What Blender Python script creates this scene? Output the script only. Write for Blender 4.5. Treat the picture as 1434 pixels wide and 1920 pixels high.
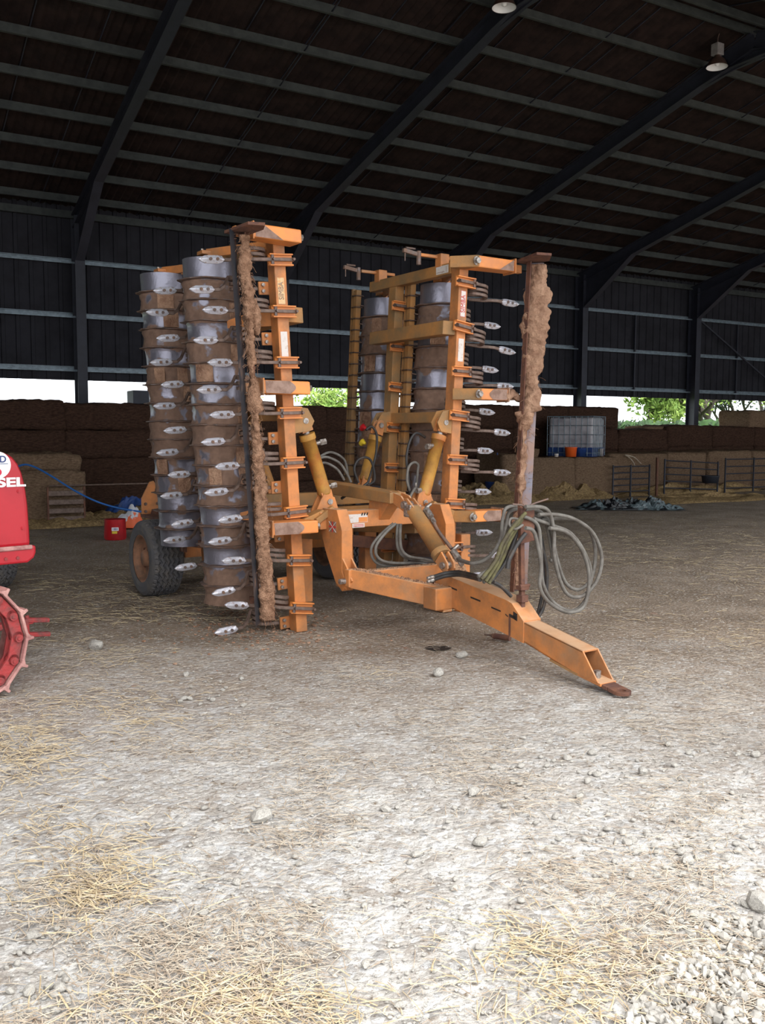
import bpy, math, random
from mathutils import Vector, Matrix, noise
random.seed(7)
for o in list(bpy.data.objects): bpy.data.objects.remove(o)
COL = bpy.context.scene.collection
SC = bpy.context.scene
R = math.radians

# ------------------------------------------------------------------ camera, sky, exposure
FPX, PITCH, ROLL, EYE = 1721.0, R(4.875), R(0.15), 1.6
cam = bpy.data.cameras.new('camera'); camo = bpy.data.objects.new('camera', cam); COL.objects.link(camo)
cam.sensor_fit = 'VERTICAL'; cam.sensor_height = 24.0; cam.lens = FPX / 1920 * 24.0
cam.clip_end = 500
FW = Vector((0, math.cos(PITCH), -math.sin(PITCH)))
RT0 = Vector((1, 0, 0)); UP0 = Vector((0, math.sin(PITCH), math.cos(PITCH)))
RT = RT0 * math.cos(ROLL) + UP0 * math.sin(ROLL)
UP = UP0 * math.cos(ROLL) - RT0 * math.sin(ROLL)
camo.matrix_world = Matrix(((RT.x, UP.x, -FW.x, 0), (RT.y, UP.y, -FW.y, 0), (RT.z, UP.z, -FW.z, EYE), (0, 0, 0, 1)))
SC.camera = camo
SC.view_settings.view_transform = 'Standard'
SC.view_settings.look = 'None'
SC.view_settings.gamma = 1.0
SC.view_settings.use_curve_mapping = False
SC.view_settings.exposure = 1.35
world = bpy.data.worlds.new('overcast_sky'); SC.world = world; world.use_nodes = True
wn = world.node_tree; wn.nodes.clear()
w_out = wn.nodes.new('ShaderNodeOutputWorld'); w_bg = wn.nodes.new('ShaderNodeBackground')
w_tc = wn.nodes.new('ShaderNodeTexCoord'); w_sep = wn.nodes.new('ShaderNodeSeparateXYZ')
w_r = wn.nodes.new('ShaderNodeValToRGB')
wn.links.new(w_tc.outputs['Generated'], w_sep.inputs[0]); wn.links.new(w_sep.outputs['Z'], w_r.inputs[0])
w_r.color_ramp.elements[0].position = 0.0; w_r.color_ramp.elements[0].color = (0.80, 0.86, 0.92, 1)
w_r.color_ramp.elements[1].position = 0.8; w_r.color_ramp.elements[1].color = (1.0, 0.99, 0.98, 1)
wn.links.new(w_r.outputs[0], w_bg.inputs[0]); w_bg.inputs[1].default_value = 1.25
wn.links.new(w_bg.outputs[0], w_out.inputs[0])
# thin-cloud sun, very soft, from behind the viewer
sun = bpy.data.lights.new('hazy_sun', 'SUN'); suno = bpy.data.objects.new('hazy_sun', sun); COL.objects.link(suno)
sun.energy = 1.6; sun.angle = R(70); sun.color = (1.0, 0.98, 0.95)
suno.rotation_euler = (R(30), 0, R(25))

# ------------------------------------------------------------------ frames
class Frame:
    def __init__(s, yaw, o):
        a = R(yaw); s.u = Vector((math.cos(a), math.sin(a), 0)); s.v = Vector((-math.sin(a), math.cos(a), 0)); s.o = Vector(o); s.yaw = a
    def loc(s, P): d = P - s.o; return Vector((d.dot(s.u), d.dot(s.v), d.z))
    def wld(s, x, y, z): return s.o + s.u * x + s.v * y + Vector((0, 0, z))
    def ty(s, px, py, y):
        d = ray(px, py); c = s.loc(Vector((0, 0, EYE))); t = (y - c.y) / d.dot(s.v); return s.loc(Vector((0, 0, EYE)) + d * t)
    def tx(s, px, py, x):
        d = ray(px, py); c = s.loc(Vector((0, 0, EYE))); t = (x - c.x) / d.dot(s.u); return s.loc(Vector((0, 0, EYE)) + d * t)
    def g(s, px, py, z=0):
        d = ray(px, py); t = (z - EYE) / d.z; return s.loc(Vector((0, 0, EYE)) + d * t)
def ray(px, py): return FW + RT * ((px - 717) / FPX) - UP * ((py - 960) / FPX)
BARN = Frame(30.03, (0, 0, 0)); MACH = Frame(34, (1.47, 5.52, 0)); CRAWL = Frame(45, (-2.265, 5.483, 0)); WORLD = Frame(0, (0, 0, 0))

# ------------------------------------------------------------------ materials
def srgb(r, g, b):
    f = lambda c: (c / 255) / 12.92 if c / 255 <= 0.04045 else (((c / 255) + 0.055) / 1.055) ** 2.4
    return (f(r), f(g), f(b), 1)
def mat(name, c1, c2=None, scale=6, lo=0.4, hi=0.62, rough=0.7, metal=0.0, bump=0.0, bscale=40, stretch=(1, 1, 1), c3=None, s3=2.0, lo3=.5, hi3=.7, metal2=None, spec=0.5, detail=6, dust=None):
    m = bpy.data.materials.new(name); m.use_nodes = True; nt = m.node_tree; N = nt.nodes; L = nt.links
    b = N['Principled BSDF']; b.inputs['Roughness'].default_value = rough; b.inputs['Metallic'].default_value = metal
    b.inputs['Specular IOR Level'].default_value = spec
    b.inputs['Base Color'].default_value = c1
    if c2 is None and not bump: return m
    tc = N.new('ShaderNodeTexCoord'); mp = N.new('ShaderNodeMapping'); mp.inputs['Scale'].default_value = stretch
    L.new(tc.outputs['Object'], mp.inputs[0])
    if c2 is not None:
        def layer(prev, c, sc, l, h):
            n = N.new('ShaderNodeTexNoise'); n.inputs['Scale'].default_value = sc; n.inputs['Detail'].default_value = detail; n.inputs['Roughness'].default_value = .65
            L.new(mp.outputs[0], n.inputs['Vector'])
            mr = N.new('ShaderNodeMapRange'); mr.inputs[1].default_value = l; mr.inputs[2].default_value = h; L.new(n.outputs['Fac'], mr.inputs[0])
            mx = N.new('ShaderNodeMix'); mx.data_type = 'RGBA'; L.new(mr.outputs[0], mx.inputs[0])
            if isinstance(prev, tuple): mx.inputs[6].default_value = prev
            else: L.new(prev, mx.inputs[6])
            mx.inputs[7].default_value = c
            return mx.outputs[2], mr.outputs[0]
        o, f = layer(c1, c2, scale, lo, hi)
        if metal2 is not None:
            q = N.new('ShaderNodeMapRange'); q.inputs[3].default_value = metal; q.inputs[4].default_value = metal2; L.new(f, q.inputs[0]); L.new(q.outputs[0], b.inputs['Metallic'])
            q2 = N.new('ShaderNodeMapRange'); q2.inputs[3].default_value = rough; q2.inputs[4].default_value = .9; L.new(f, q2.inputs[0]); L.new(q2.outputs[0], b.inputs['Roughness'])
        if c3: o, _ = layer(o, c3, s3, lo3, hi3)
        if dust:
            ge = N.new('ShaderNodeNewGeometry'); sx = N.new('ShaderNodeSeparateXYZ'); L.new(ge.outputs['True Normal'], sx.inputs[0])
            dn = N.new('ShaderNodeTexNoise'); dn.inputs['Scale'].default_value = 9; dn.inputs['Detail'].default_value = 5; L.new(mp.outputs[0], dn.inputs['Vector'])
            am = N.new('ShaderNodeMath'); am.operation = 'MULTIPLY_ADD'; L.new(dn.outputs['Fac'], am.inputs[0]); am.inputs[1].default_value = .9; L.new(sx.outputs['Z'], am.inputs[2])
            dr = N.new('ShaderNodeMapRange'); dr.inputs[1].default_value = 1.0; dr.inputs[2].default_value = 1.45; dr.inputs[4].default_value = .85; L.new(am.outputs[0], dr.inputs[0])
            dx = N.new('ShaderNodeMix'); dx.data_type = 'RGBA'; L.new(dr.outputs[0], dx.inputs[0]); L.new(o, dx.inputs[6]); dx.inputs[7].default_value = dust; o = dx.outputs[2]
        L.new(o, b.inputs['Base Color'])
    if bump:
        n = N.new('ShaderNodeTexNoise'); n.inputs['Scale'].default_value = bscale; n.inputs['Detail'].default_value = 4; L.new(mp.outputs[0], n.inputs['Vector'])
        bp = N.new('ShaderNodeBump'); bp.inputs['Strength'].default_value = bump; bp.inputs['Distance'].default_value = .02
        L.new(n.outputs['Fac'], bp.inputs['Height']); L.new(bp.outputs[0], b.inputs['Normal'])
    return m
MUDC = srgb(140, 106, 84)
M = {}
M['orange'] = mat('orange_paint', srgb(202, 128, 70), srgb(160, 108, 68), 5, .40, .64, rough=.55, dust=srgb(196, 160, 128), bump=.08, bscale=60, c3=srgb(156, 122, 92), s3=2.2, lo3=.54, hi3=.75)
M['orange_bright'] = mat('clean_orange_paint', srgb(232, 144, 70), srgb(206, 130, 76), 4, rough=.45)
M['orange_dusty'] = mat('dusty_orange_paint', srgb(178, 124, 68), srgb(136, 108, 74), 4, .35, .62, rough=.7, bump=.15, bscale=50)
M['ochre'] = mat('dusty_ochre_cylinder_paint', srgb(190, 140, 62), srgb(150, 106, 52), 7, .4, .65, rough=.6, c3=srgb(180, 92, 50), s3=3)
M['worn'] = mat('worn_grey_paint', srgb(150, 122, 108), srgb(120, 92, 78), 14, rough=.7)
M['steel'] = mat('dark_steel', srgb(112, 100, 96), srgb(124, 96, 80), 18, rough=.45, metal=.6, metal2=.1, bump=.1)
M['tine'] = mat('dusty_spring_steel', srgb(120, 100, 90), srgb(96, 78, 68), 18, rough=.6, metal=.2)
M['shiny'] = mat('ground_polished_steel', srgb(226, 226, 236), srgb(168, 140, 130), 30, .52, .66, rough=.35, metal=.45, bump=.25, bscale=30)
M['zinc'] = mat('zinc_bolt', srgb(170, 165, 160), srgb(120, 105, 95), 40, rough=.4, metal=.6)
M['mud'] = mat('dried_mud', srgb(172, 138, 114), srgb(128, 96, 78), 9, .35, .65, rough=.95, bump=.9, bscale=45, spec=.1)
M['strawmud'] = mat('straw_mud', srgb(176, 138, 112), srgb(112, 80, 62), 22, .35, .7, rough=.95, bump=1.0, bscale=90, spec=.1)
M['blade'] = mat('blue_grey_board_steel', srgb(66, 74, 84), srgb(110, 84, 68), 4, .58, .72, rough=.4, metal=.6, metal2=.1)
M['bladeR'] = mat('rust_brown_board_steel', srgb(150, 122, 110), srgb(128, 128, 142), 3, .42, .6, rough=.5, metal=.3)
M['rust'] = mat('rusty_steel', srgb(112, 74, 56), srgb(86, 58, 50), 12, rough=.85, bump=.3)
M['rubber'] = mat('dusty_tyre_rubber', srgb(88, 87, 90), srgb(106, 100, 94), 8, .45, .7, rough=.85, spec=.3)
M['rim'] = mat('rusty_wheel_rim', srgb(150, 106, 80), srgb(110, 84, 68), 8, rough=.8)
M['hose'] = mat('grey_hose_rubber', srgb(112, 108, 102), srgb(86, 80, 74), 10, rough=.7)
M['hosegreen'] = mat('mossy_hose_rubber', srgb(96, 92, 58), srgb(66, 58, 44), 12, rough=.8)
M['hoseblack'] = mat('black_hose_rubber', srgb(48, 46, 46), srgb(80, 68, 58), 12, .5, .7, rough=.6)
M['white'] = mat('worn_white_sticker', srgb(214, 206, 200), srgb(180, 150, 130), 30, .55, .7, rough=.6)
M['yellowed'] = mat('yellowed_sticker', srgb(216, 186, 140), srgb(220, 160, 100), 40, .5, .6, rough=.6)
M['redink'] = mat('red_sticker_ink', srgb(190, 50, 44), rough=.6)
M['dark'] = mat('black_mark', srgb(40, 32, 28), rough=.8)
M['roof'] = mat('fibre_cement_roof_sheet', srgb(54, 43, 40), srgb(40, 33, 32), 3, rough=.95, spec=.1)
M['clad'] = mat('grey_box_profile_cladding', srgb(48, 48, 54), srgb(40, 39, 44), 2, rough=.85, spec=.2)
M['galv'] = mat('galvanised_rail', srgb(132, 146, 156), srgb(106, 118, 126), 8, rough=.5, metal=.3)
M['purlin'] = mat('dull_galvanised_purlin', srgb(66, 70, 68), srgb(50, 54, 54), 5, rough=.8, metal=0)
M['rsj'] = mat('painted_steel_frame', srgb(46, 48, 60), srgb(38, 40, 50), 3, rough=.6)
M['bale_dark'] = mat('dark_brown_straw', srgb(84, 62, 50), srgb(52, 38, 33), 14, .35, .65, rough=1, bump=1.0, bscale=30, stretch=(1, 1, 3), spec=.05)  # darker brown straw tone, used for the back stacks
M['bale_pale'] = mat('pale_straw', srgb(142, 118, 96), srgb(98, 78, 62), 18, .35, .65, rough=1, bump=1.0, bscale=40, stretch=(1, 1, 3), spec=.05)
M['straw'] = mat('golden_straw', srgb(208, 190, 156), srgb(164, 144, 114), 30, rough=.8)
M['straw_pale'] = mat('bleached_straw', srgb(196, 184, 166), srgb(146, 128, 110), 30, rough=.8)
M['straw_heap'] = mat('loose_straw_litter', srgb(172, 146, 104), srgb(110, 88, 64), 24, .35, .65, rough=1, bump=1.0, bscale=60, spec=.05)
M['stone'] = mat('limestone', srgb(186, 182, 174), srgb(150, 146, 140), 6, rough=.9, bump=.4, bscale=20)
M['red'] = mat('red_tractor_paint', srgb(178, 32, 44), srgb(166, 28, 40), 3, rough=.35, bump=.03)
M['reddust'] = mat('dusty_red_paint', srgb(160, 54, 54), srgb(112, 62, 60), 9, .42, .62, rough=.75, bump=.3)
M['pad'] = mat('dusty_pink_track_pad', srgb(196, 150, 142), srgb(150, 102, 98), 8, rough=.8, bump=.3)
M['lettering'] = mat('white_lettering', srgb(240, 238, 240), rough=.5)
M['navy'] = mat('navy_lettering', srgb(40, 60, 110), rough=.5)
M['crimson'] = mat('crimson_lettering', srgb(190, 30, 60), rough=.5)
M['plastic_white'] = mat('cloudy_white_plastic', srgb(190, 186, 190), srgb(150, 146, 152), 2, rough=.5)
M['plastic_blue'] = mat('blue_plastic', srgb(30, 66, 130), srgb(26, 50, 96), 5, rough=.5)
M['plastic_orange'] = mat('orange_plastic', srgb(226, 92, 30), rough=.5)
M['plastic_red'] = mat('red_plastic', srgb(190, 24, 32), srgb(150, 24, 30), 5, rough=.45)
M['plastic_black'] = mat('black_plastic', srgb(40, 42, 50), rough=.6)
M['tarp'] = mat('black_and_grey_sheet', srgb(18, 20, 24), srgb(96, 110, 114), 3.2, .50, .54, rough=.4)
M['hedge'] = mat('dark_green_hedge', srgb(60, 92, 44), srgb(38, 60, 34), 3, rough=.9, bump=1, bscale=6)
M['leaf'] = mat('spring_leaves', srgb(150, 176, 84), srgb(96, 128, 52), 1.2, rough=.8)
M['leafdark'] = mat('dark_ivy_leaves', srgb(58, 82, 52), srgb(40, 60, 40), 1.2, rough=.8)
M['bark'] = mat('bark', srgb(92, 84, 76), srgb(66, 60, 54), 8, rough=.9)
M['grass'] = mat('pasture', srgb(96, 126, 62), srgb(80, 108, 54), .4, rough=1)
M['tin'] = mat('lamp_housing', srgb(176, 170, 168), srgb(150, 144, 142), 8, rough=.5, metal=.3)
M['copper'] = mat('brown_reflector', srgb(96, 70, 60), srgb(76, 58, 52), 8, rough=.5, metal=.3)
M['reflector'] = mat('white_reflector', srgb(236, 236, 236), rough=.3)

def ground_mat():
    m = bpy.data.materials.new('dusty_limestone_dirt'); m.use_nodes = True; nt = m.node_tree; N = nt.nodes; L = nt.links
    b = N['Principled BSDF']; b.inputs['Roughness'].default_value = .95; b.inputs['Specular IOR Level'].default_value = .15
    tc = N.new('ShaderNodeTexCoord')
    def noi(s, d=8, r=.65):
        n = N.new('ShaderNodeTexNoise'); n.inputs['Scale'].default_value = s; n.inputs['Detail'].default_value = d; n.inputs['Roughness'].default_value = r; L.new(tc.outputs['Object'], n.inputs['Vector']); return n.outputs['Fac']
    def rng(f, a, c):
        r_ = N.new('ShaderNodeMapRange'); r_.inputs[1].default_value = a; r_.inputs[2].default_value = c; L.new(f, r_.inputs[0]); return r_.outputs[0]
    def mix(f, a, c):
        x = N.new('ShaderNodeMix'); x.data_type = 'RGBA'; L.new(f, x.inputs[0])
        for i, q in ((6, a), (7, c)):
            if isinstance(q, tuple): x.inputs[i].default_value = q
            else: L.new(q, x.inputs[i])
        return x.outputs[2]
    dirt = mix(rng(noi(1.6), .35, .65), srgb(166, 149, 132), srgb(134, 118, 102))
    chalk = mix(rng(noi(5, 10, .7), .38, .62), srgb(226, 224, 220), srgb(176, 168, 160))
    # pale chalk colour at the open side of the barn, blending to brown going in
    sep = N.new('ShaderNodeSeparateXYZ'); L.new(tc.outputs['Object'], sep.inputs[0])
    edge = N.new('ShaderNodeMath'); edge.operation = 'MULTIPLY_ADD'; L.new(noi(.7), edge.inputs[0]); edge.inputs[1].default_value = 5.0; L.new(sep.outputs['Y'], edge.inputs[2])
    base = mix(rng(edge.outputs[0], 6.0, 9.6), chalk, dirt)
    base = mix(rng(noi(14, 6), .58, .68), base, srgb(140, 124, 106))
    base = mix(rng(noi(38, 4), .58, .68), base, srgb(230, 228, 224))
    vo = N.new('ShaderNodeTexVoronoi'); vo.inputs['Scale'].default_value = 34; vo.inputs['Randomness'].default_value = 1; L.new(tc.outputs['Object'], vo.inputs['Vector'])
    vsep = N.new('ShaderNodeSeparateColor'); L.new(vo.outputs['Color'], vsep.inputs[0])
    def masked(f, k):
        q = N.new('ShaderNodeMath'); q.operation = 'MULTIPLY'; L.new(f, q.inputs[0]); L.new(k, q.inputs[1]); return q.outputs[0]
    inv = N.new('ShaderNodeMapRange'); inv.inputs[1].default_value = 5.5; inv.inputs[2].default_value = 10.0; inv.inputs[3].default_value = .8; inv.inputs[4].default_value = .06; L.new(edge.outputs[0], inv.inputs[0]); km = inv.outputs[0]
    base = mix(masked(rng(vsep.outputs[0], .72, .8), km), base, srgb(214, 214, 214)); base = mix(masked(rng(vsep.outputs[1], .90, .94), km), base, srgb(164, 160, 156)); base = mix(masked(rng(noi(90, 3), .58, .68), km), base, srgb(140, 128, 118))
    base = mix(rng(noi(2.3, 3), .68, .76), base, srgb(160, 122, 104))
    L.new(base, b.inputs['Base Color'])
    bp = N.new('ShaderNodeBump'); bp.inputs['Strength'].default_value = .9; bp.inputs['Distance'].default_value = .03
    add = N.new('ShaderNodeMath'); add.operation = 'MULTIPLY_ADD'; L.new(noi(60, 5), add.inputs[0]); add.inputs[1].default_value = .5
    vb = N.new('ShaderNodeMath'); vb.operation = 'MULTIPLY_ADD'; L.new(vo.outputs['Distance'], vb.inputs[0]); vb.inputs[1].default_value = -.5; L.new(noi(14, 8, .7), vb.inputs[2]); L.new(vb.outputs[0], add.inputs[2])
    L.new(add.outputs[0], bp.inputs['Height']); L.new(bp.outputs[0], b.inputs['Normal'])
    return m
M['ground'] = ground_mat()

def drum_mat():
    m = bpy.data.materials.new('muddy_polished_ring_steel'); m.use_nodes = True; nt = m.node_tree; N = nt.nodes; L = nt.links
    b = N['Principled BSDF']
    at = N.new('ShaderNodeAttribute'); at.attribute_name = 'mud'
    tc = N.new('ShaderNodeTexCoord'); n = N.new('ShaderNodeTexNoise'); n.inputs['Scale'].default_value = 22; n.inputs['Detail'].default_value = 6; L.new(tc.outputs['Object'], n.inputs['Vector'])
    a = N.new('ShaderNodeMath'); a.operation = 'MULTIPLY_ADD'; L.new(n.outputs['Fac'], a.inputs[0]); a.inputs[1].default_value = .7; L.new(at.outputs['Fac'], a.inputs[2])
    r_ = N.new('ShaderNodeMapRange'); r_.inputs[1].default_value = .60; r_.inputs[2].default_value = .76; L.new(a.outputs[0], r_.inputs[0])
    mudn = N.new('ShaderNodeMix'); mudn.data_type = 'RGBA'; L.new(n.outputs['Fac'], mudn.inputs[0]); mudn.inputs[6].default_value = srgb(88, 68, 58); mudn.inputs[7].default_value = srgb(146, 116, 98)
    x = N.new('ShaderNodeMix'); x.data_type = 'RGBA'; L.new(r_.outputs[0], x.inputs[0]); x.inputs[6].default_value = srgb(140, 138, 150); L.new(mudn.outputs[2], x.inputs[7]); L.new(x.outputs[2], b.inputs['Base Color'])
    for k, v0, v1 in (('Metallic', .7, 0), ('Roughness', .4, .95)):
        q = N.new('ShaderNodeMapRange'); q.inputs[3].default_value = v0; q.inputs[4].default_value = v1; L.new(r_.outputs[0], q.inputs[0]); L.new(q.outputs[0], b.inputs[k])
    bp = N.new('ShaderNodeBump'); bp.inputs['Strength'].default_value = .5; bp.inputs['Distance'].default_value = .01; L.new(n.outputs['Fac'], bp.inputs['Height']); L.new(bp.outputs[0], b.inputs['Normal'])
    return m
M['drum'] = drum_mat()

# ------------------------------------------------------------------ mesh builder
class MB:
    def __init__(s): s.v = []; s.f = []; s.sm = []
    def add(s, vs, fs, smooth=False):
        n = len(s.v); s.v += [tuple(p) for p in vs]; s.f += [tuple(i + n for i in f) for f in fs]; s.sm += [smooth] * len(fs); return s
    def box(s, c, d, rz=0, ax=None):
        c = Vector(c)
        if ax is None:
            ca, sa = math.cos(rz), math.sin(rz); ax = (Vector((ca, sa, 0)), Vector((-sa, ca, 0)), Vector((0, 0, 1)))
        vs = [c + ax[0] * (i * d[0] / 2) + ax[1] * (j * d[1] / 2) + ax[2] * (k * d[2] / 2) for i in (-1, 1) for j in (-1, 1) for k in (-1, 1)]
        return s.add(vs, [(0, 1, 3, 2), (4, 6, 7, 5), (0, 4, 5, 1), (2, 3, 7, 6), (0, 2, 6, 4), (1, 5, 7, 3)])
    def bar(s, a, b, w, h, up=(0, 0, 1)):
        """box section from a to b; w across, h along up"""
        a = Vector(a); b = Vector(b); d = (b - a); L = d.length; d.normalize(); up = Vector(up)
        x = d.cross(up)
        if x.length < 1e-4: x = d.cross(Vector((0, 1, 0)))
        x.normalize(); z = x.cross(d).normalized()
        return s.box((a + b) / 2, (w, L, h), ax=(x, d, z))
    def prism(s, poly, n, t):
        """polygon (3D points, planar) extruded by vector n*t, centred"""
        n = Vector(n).normalized() * t / 2; P = [Vector(p) for p in poly]; k = len(P)
        vs = [p - n for p in P] + [p + n for p in P]
        fs = [tuple(range(k))[::-1], tuple(range(k, 2 * k))] + [(i, (i + 1) % k, k + (i + 1) % k, k + i) for i in range(k)]
        return s.add(vs, fs)
    def hull8(s, a, b):
        """two quads (4 pts each, same order) joined into a solid"""
        return s.add(list(a) + list(b), [(3, 2, 1, 0), (4, 5, 6, 7)] + [(i, (i + 1) % 4, 4 + (i + 1) % 4, 4 + i) for i in range(4)])
    def cyl(s, a, b, r, r2=None, n=20, caps=True):
        return s.tube([a, b], [r, r if r2 is None else r2], n, caps, smooth=n > 8)
    def tube(s, pts, r, n=10, caps=True, smooth=True):
        P = [Vector(p) for p in pts]; m = len(P); rr = r if isinstance(r, (list, tuple)) else [r] * m
        T = []
        for i in range(m):
            d = P[min(i + 1, m - 1)] - P[max(i - 1, 0)]
            T.append(d.normalized() if d.length > 1e-9 else Vector((0, 0, 1)))
        ref = Vector((0, 0, 1)) if abs(T[0].z) < .9 else Vector((1, 0, 0))
        x = T[0].cross(ref).normalized(); vs = []
        for i in range(m):
            x = (x - T[i] * x.dot(T[i])).normalized(); y = T[i].cross(x)
            vs += [P[i] + (x * math.cos(2 * math.pi * k / n) + y * math.sin(2 * math.pi * k / n)) * rr[i] for k in range(n)]
        fs = [(i * n + k, i * n + (k + 1) % n, (i + 1) * n + (k + 1) % n, (i + 1) * n + k) for i in range(m - 1) for k in range(n)]
        s.add(vs, fs, smooth)
        if caps: s.add(vs[:n], [tuple(range(n))[::-1]]); s.add(vs[-n:], [tuple(range(n))])
        return s
    def build(s, name, m, parent=None, bevel=0, seg=2):
        me = bpy.data.meshes.new(name); me.from_pydata(s.v, [], s.f); me.update()
        me.polygons.foreach_set('use_smooth', s.sm); me.materials.append(m)
        o = bpy.data.objects.new(name, me); COL.objects.link(o)
        if parent is not None: o.parent = parent
        if bevel:
            b = o.modifiers.new('bevel', 'BEVEL'); b.width = bevel; b.segments = seg; b.limit_method = 'ANGLE'; b.angle_limit = R(40)
        return o
def spline(pts, sub=8):
    P = [Vector(p) for p in pts]; out = []
    for i in range(len(P) - 1):
        p0 = P[max(i - 1, 0)]; p1 = P[i]; p2 = P[i + 1]; p3 = P[min(i + 2, len(P) - 1)]
        for k in range(sub):
            t = k / sub
            out.append(.5 * ((2 * p1) + (p2 - p0) * t + (2 * p0 - 5 * p1 + 4 * p2 - p3) * t * t + (3 * p1 - p0 - 3 * p2 + p3) * t ** 3))
    out.append(P[-1]); return out
def tag(o, label=None, cat=None, group=None, kind=None):
    if label: o['label'] = label
    if cat: o['category'] = cat
    if group: o['group'] = group
    if kind: o['kind'] = kind
    return o
def empty(name, loc, rz, label, cat, group=None):
    o = bpy.data.objects.new(name, None); COL.objects.link(o); o.location = loc; o.rotation_euler = (0, 0, rz); o.empty_display_size = .2
    return tag(o, label, cat, group)
def place(o, fr, x, y, z, rz=0):
    o.location = fr.wld(x, y, z); o.rotation_euler = (0, 0, fr.yaw + rz); return o
def struct(o): o['kind'] = 'structure'; return o
def dup(o, parent=None, name=None):
    c = o.copy(); COL.objects.link(c)
    if parent is not None: c.parent = parent
    return c
def dup_tree(o, parent=None):
    c = dup(o, parent)
    for ch in [x for x in list(COL.objects) if x.parent == o]: dup_tree(ch, c)
    return c
def text_mesh(name, body, size, m, parent, mtx, extrude=.0015, bold=0):
    cu = bpy.data.curves.new(name, 'FONT'); cu.body = body; cu.size = size; cu.extrude = extrude; cu.align_x = 'CENTER'; cu.align_y = 'CENTER'; cu.offset = bold
    t = bpy.data.objects.new('text_source', cu); COL.objects.link(t)
    dg = bpy.context.evaluated_depsgraph_get(); me = bpy.data.meshes.new_from_object(t.evaluated_get(dg)); bpy.data.objects.remove(t)
    me.transform(mtx); me.materials.clear(); me.materials.append(m)
    o = bpy.data.objects.new(name, me); COL.objects.link(o)
    if parent is not None: o.parent = parent
    return o
def nz(p, s): return noise.noise(Vector(p) * s)
def cols(x, y, z, o):  # matrix from axes
    x = Vector(x); y = Vector(y); z = Vector(z); o = Vector(o)
    return Matrix(((x.x, y.x, z.x, o.x), (x.y, y.y, z.y, o.y), (x.z, y.z, z.z, o.z), (0, 0, 0, 1)))

# ------------------------------------------------------------------ SETTING: ground
def make_ground():
    xs = [-70, -50, -35, -25, -18, -13, -9, -6, -4.5, -3.6]; x = -3.1
    while x < 4.4: xs.append(x); x += .035
    xs += [4.7, 5.1, 5.6, 6.3, 7, 8, 9, 10, 12, 14, 17, 21, 26, 34, 45, 60, 80]
    ys = [-30, -15, -6, -1, .8, 1.6]; y = 2.1
    while y < 7.2: ys.append(y); y += .03
    while y < 30: ys.append(y); y *= 1.03
    ys += [35, 42, 52, 66, 85]
    vs = []
    for y in ys:
        for x in xs:
            z = 0
            near = 1 if (-3.2 < x < 4.5 and 2 < y < 12) else .0
            z = .012 * nz((x, y, 0), 1.3) * (1 if y < 20 else 0)
            if near:
                f = min(1, (8.5 - y) / 5) if y < 8.5 else 0
                z += (.010 * nz((x, y, 3), 5) + .008 * nz((x, y, 5), 13)) * max(f, .25)
                if y < 7: z += .006 * nz((x, y, 9), 28) * max(f, .2)
            vs.append((x, y, z - .006))
    nx = len(xs); fs = [(j * nx + i, j * nx + i + 1, (j + 1) * nx + i + 1, (j + 1) * nx + i) for j in range(len(ys) - 1) for i in range(nx - 1)]
    return struct(MB().add(vs, fs, True).build('floor', M['ground']))
make_ground()
def gz(x, y):
    near = (-3.2 < x < 4.5 and 2 < y < 12); z = .012 * nz((x, y, 0), 1.3)
    if near:
        f = min(1, (8.5 - y) / 5) if y < 8.5 else 0
        z += (.010 * nz((x, y, 3), 5) + .008 * nz((x, y, 5), 13)) * max(f, .25)
    return z - .006
# pasture outside beyond the barn
o = struct(MB().box((0, 0, 0), (140, 60, .1)).build('trim_pasture', M['grass'])); o.name = 'floor_pasture'; place(o, BARN, 15, 53, -.02)

# ------------------------------------------------------------------ SETTING: barn
WY = 21.15; RIDGE = 11.25; FE = 1.55; XL, XR = -9.95, 38.3
def roofz(y): return 8.35 - .238 * (abs(y - RIDGE) + RIDGE - 12.45)
BOT = 2.76
def wall_sheet(name, x0, x1, z0, z1, y, axis='x'):
    """box-profile cladding, ribs standing out 3 cm"""
    mb = MB(); pts = []; x = x0; st = .3
    while x < x1 - .01:
        pts += [(x, 0), (x + .2, 0), (x + .215, -.03), (x + .285, -.03)]; x += st
    pts.append((x1, 0)); n = len(pts)
    vs = []
    for z in (z0, z1):
        for (a, d) in pts: vs.append((a, y + d, z) if axis == 'x' else (y - d, a, z))
    vs2 = [(v[0], v[1] + .012, v[2]) if axis == 'x' else (v[0] + .012, v[1], v[2]) for v in vs]
    k = len(vs)
    mb.add(vs + vs2, [(i, i + 1, n + i + 1, n + i) for i in range(n - 1)] + [(k + i, k + n + i, k + n + i + 1, k + i + 1) for i in range(n - 1)] + [(i, k + i, k + i + 1, i + 1) for i in range(n - 1)])
    o = mb.build(name, M['clad']); place(o, BARN, 0, 0, 0); return struct(o)
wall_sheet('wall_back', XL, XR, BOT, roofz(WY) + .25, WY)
def gable(name, X):
    mb = MB(); ys = [FE + .4 + .3 * i for i in range(int((WY - FE - .4) / .3) + 1)] + [WY]; vs = []; 
    for i, y in enumerate(ys):
        d = -.03 if i % 3 == 1 else 0
        vs += [(X + d, y, 0), (X + d, y, roofz(y) + .2), (X + d + .02, y, 0), (X + d + .02, y, roofz(y) + .2)]
    fs = []
    for i in range(len(ys) - 1):
        a = 4 * i; fs += [(a, a + 4, a + 5, a + 1), (a + 2, a + 3, a + 7, a + 6)]
    mb.add(vs, fs); o = mb.build(name, M['clad']); place(o, BARN, 0, 0, 0); struct(o)
gable('wall_left', XL); gable('wall_right', XR)
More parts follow.
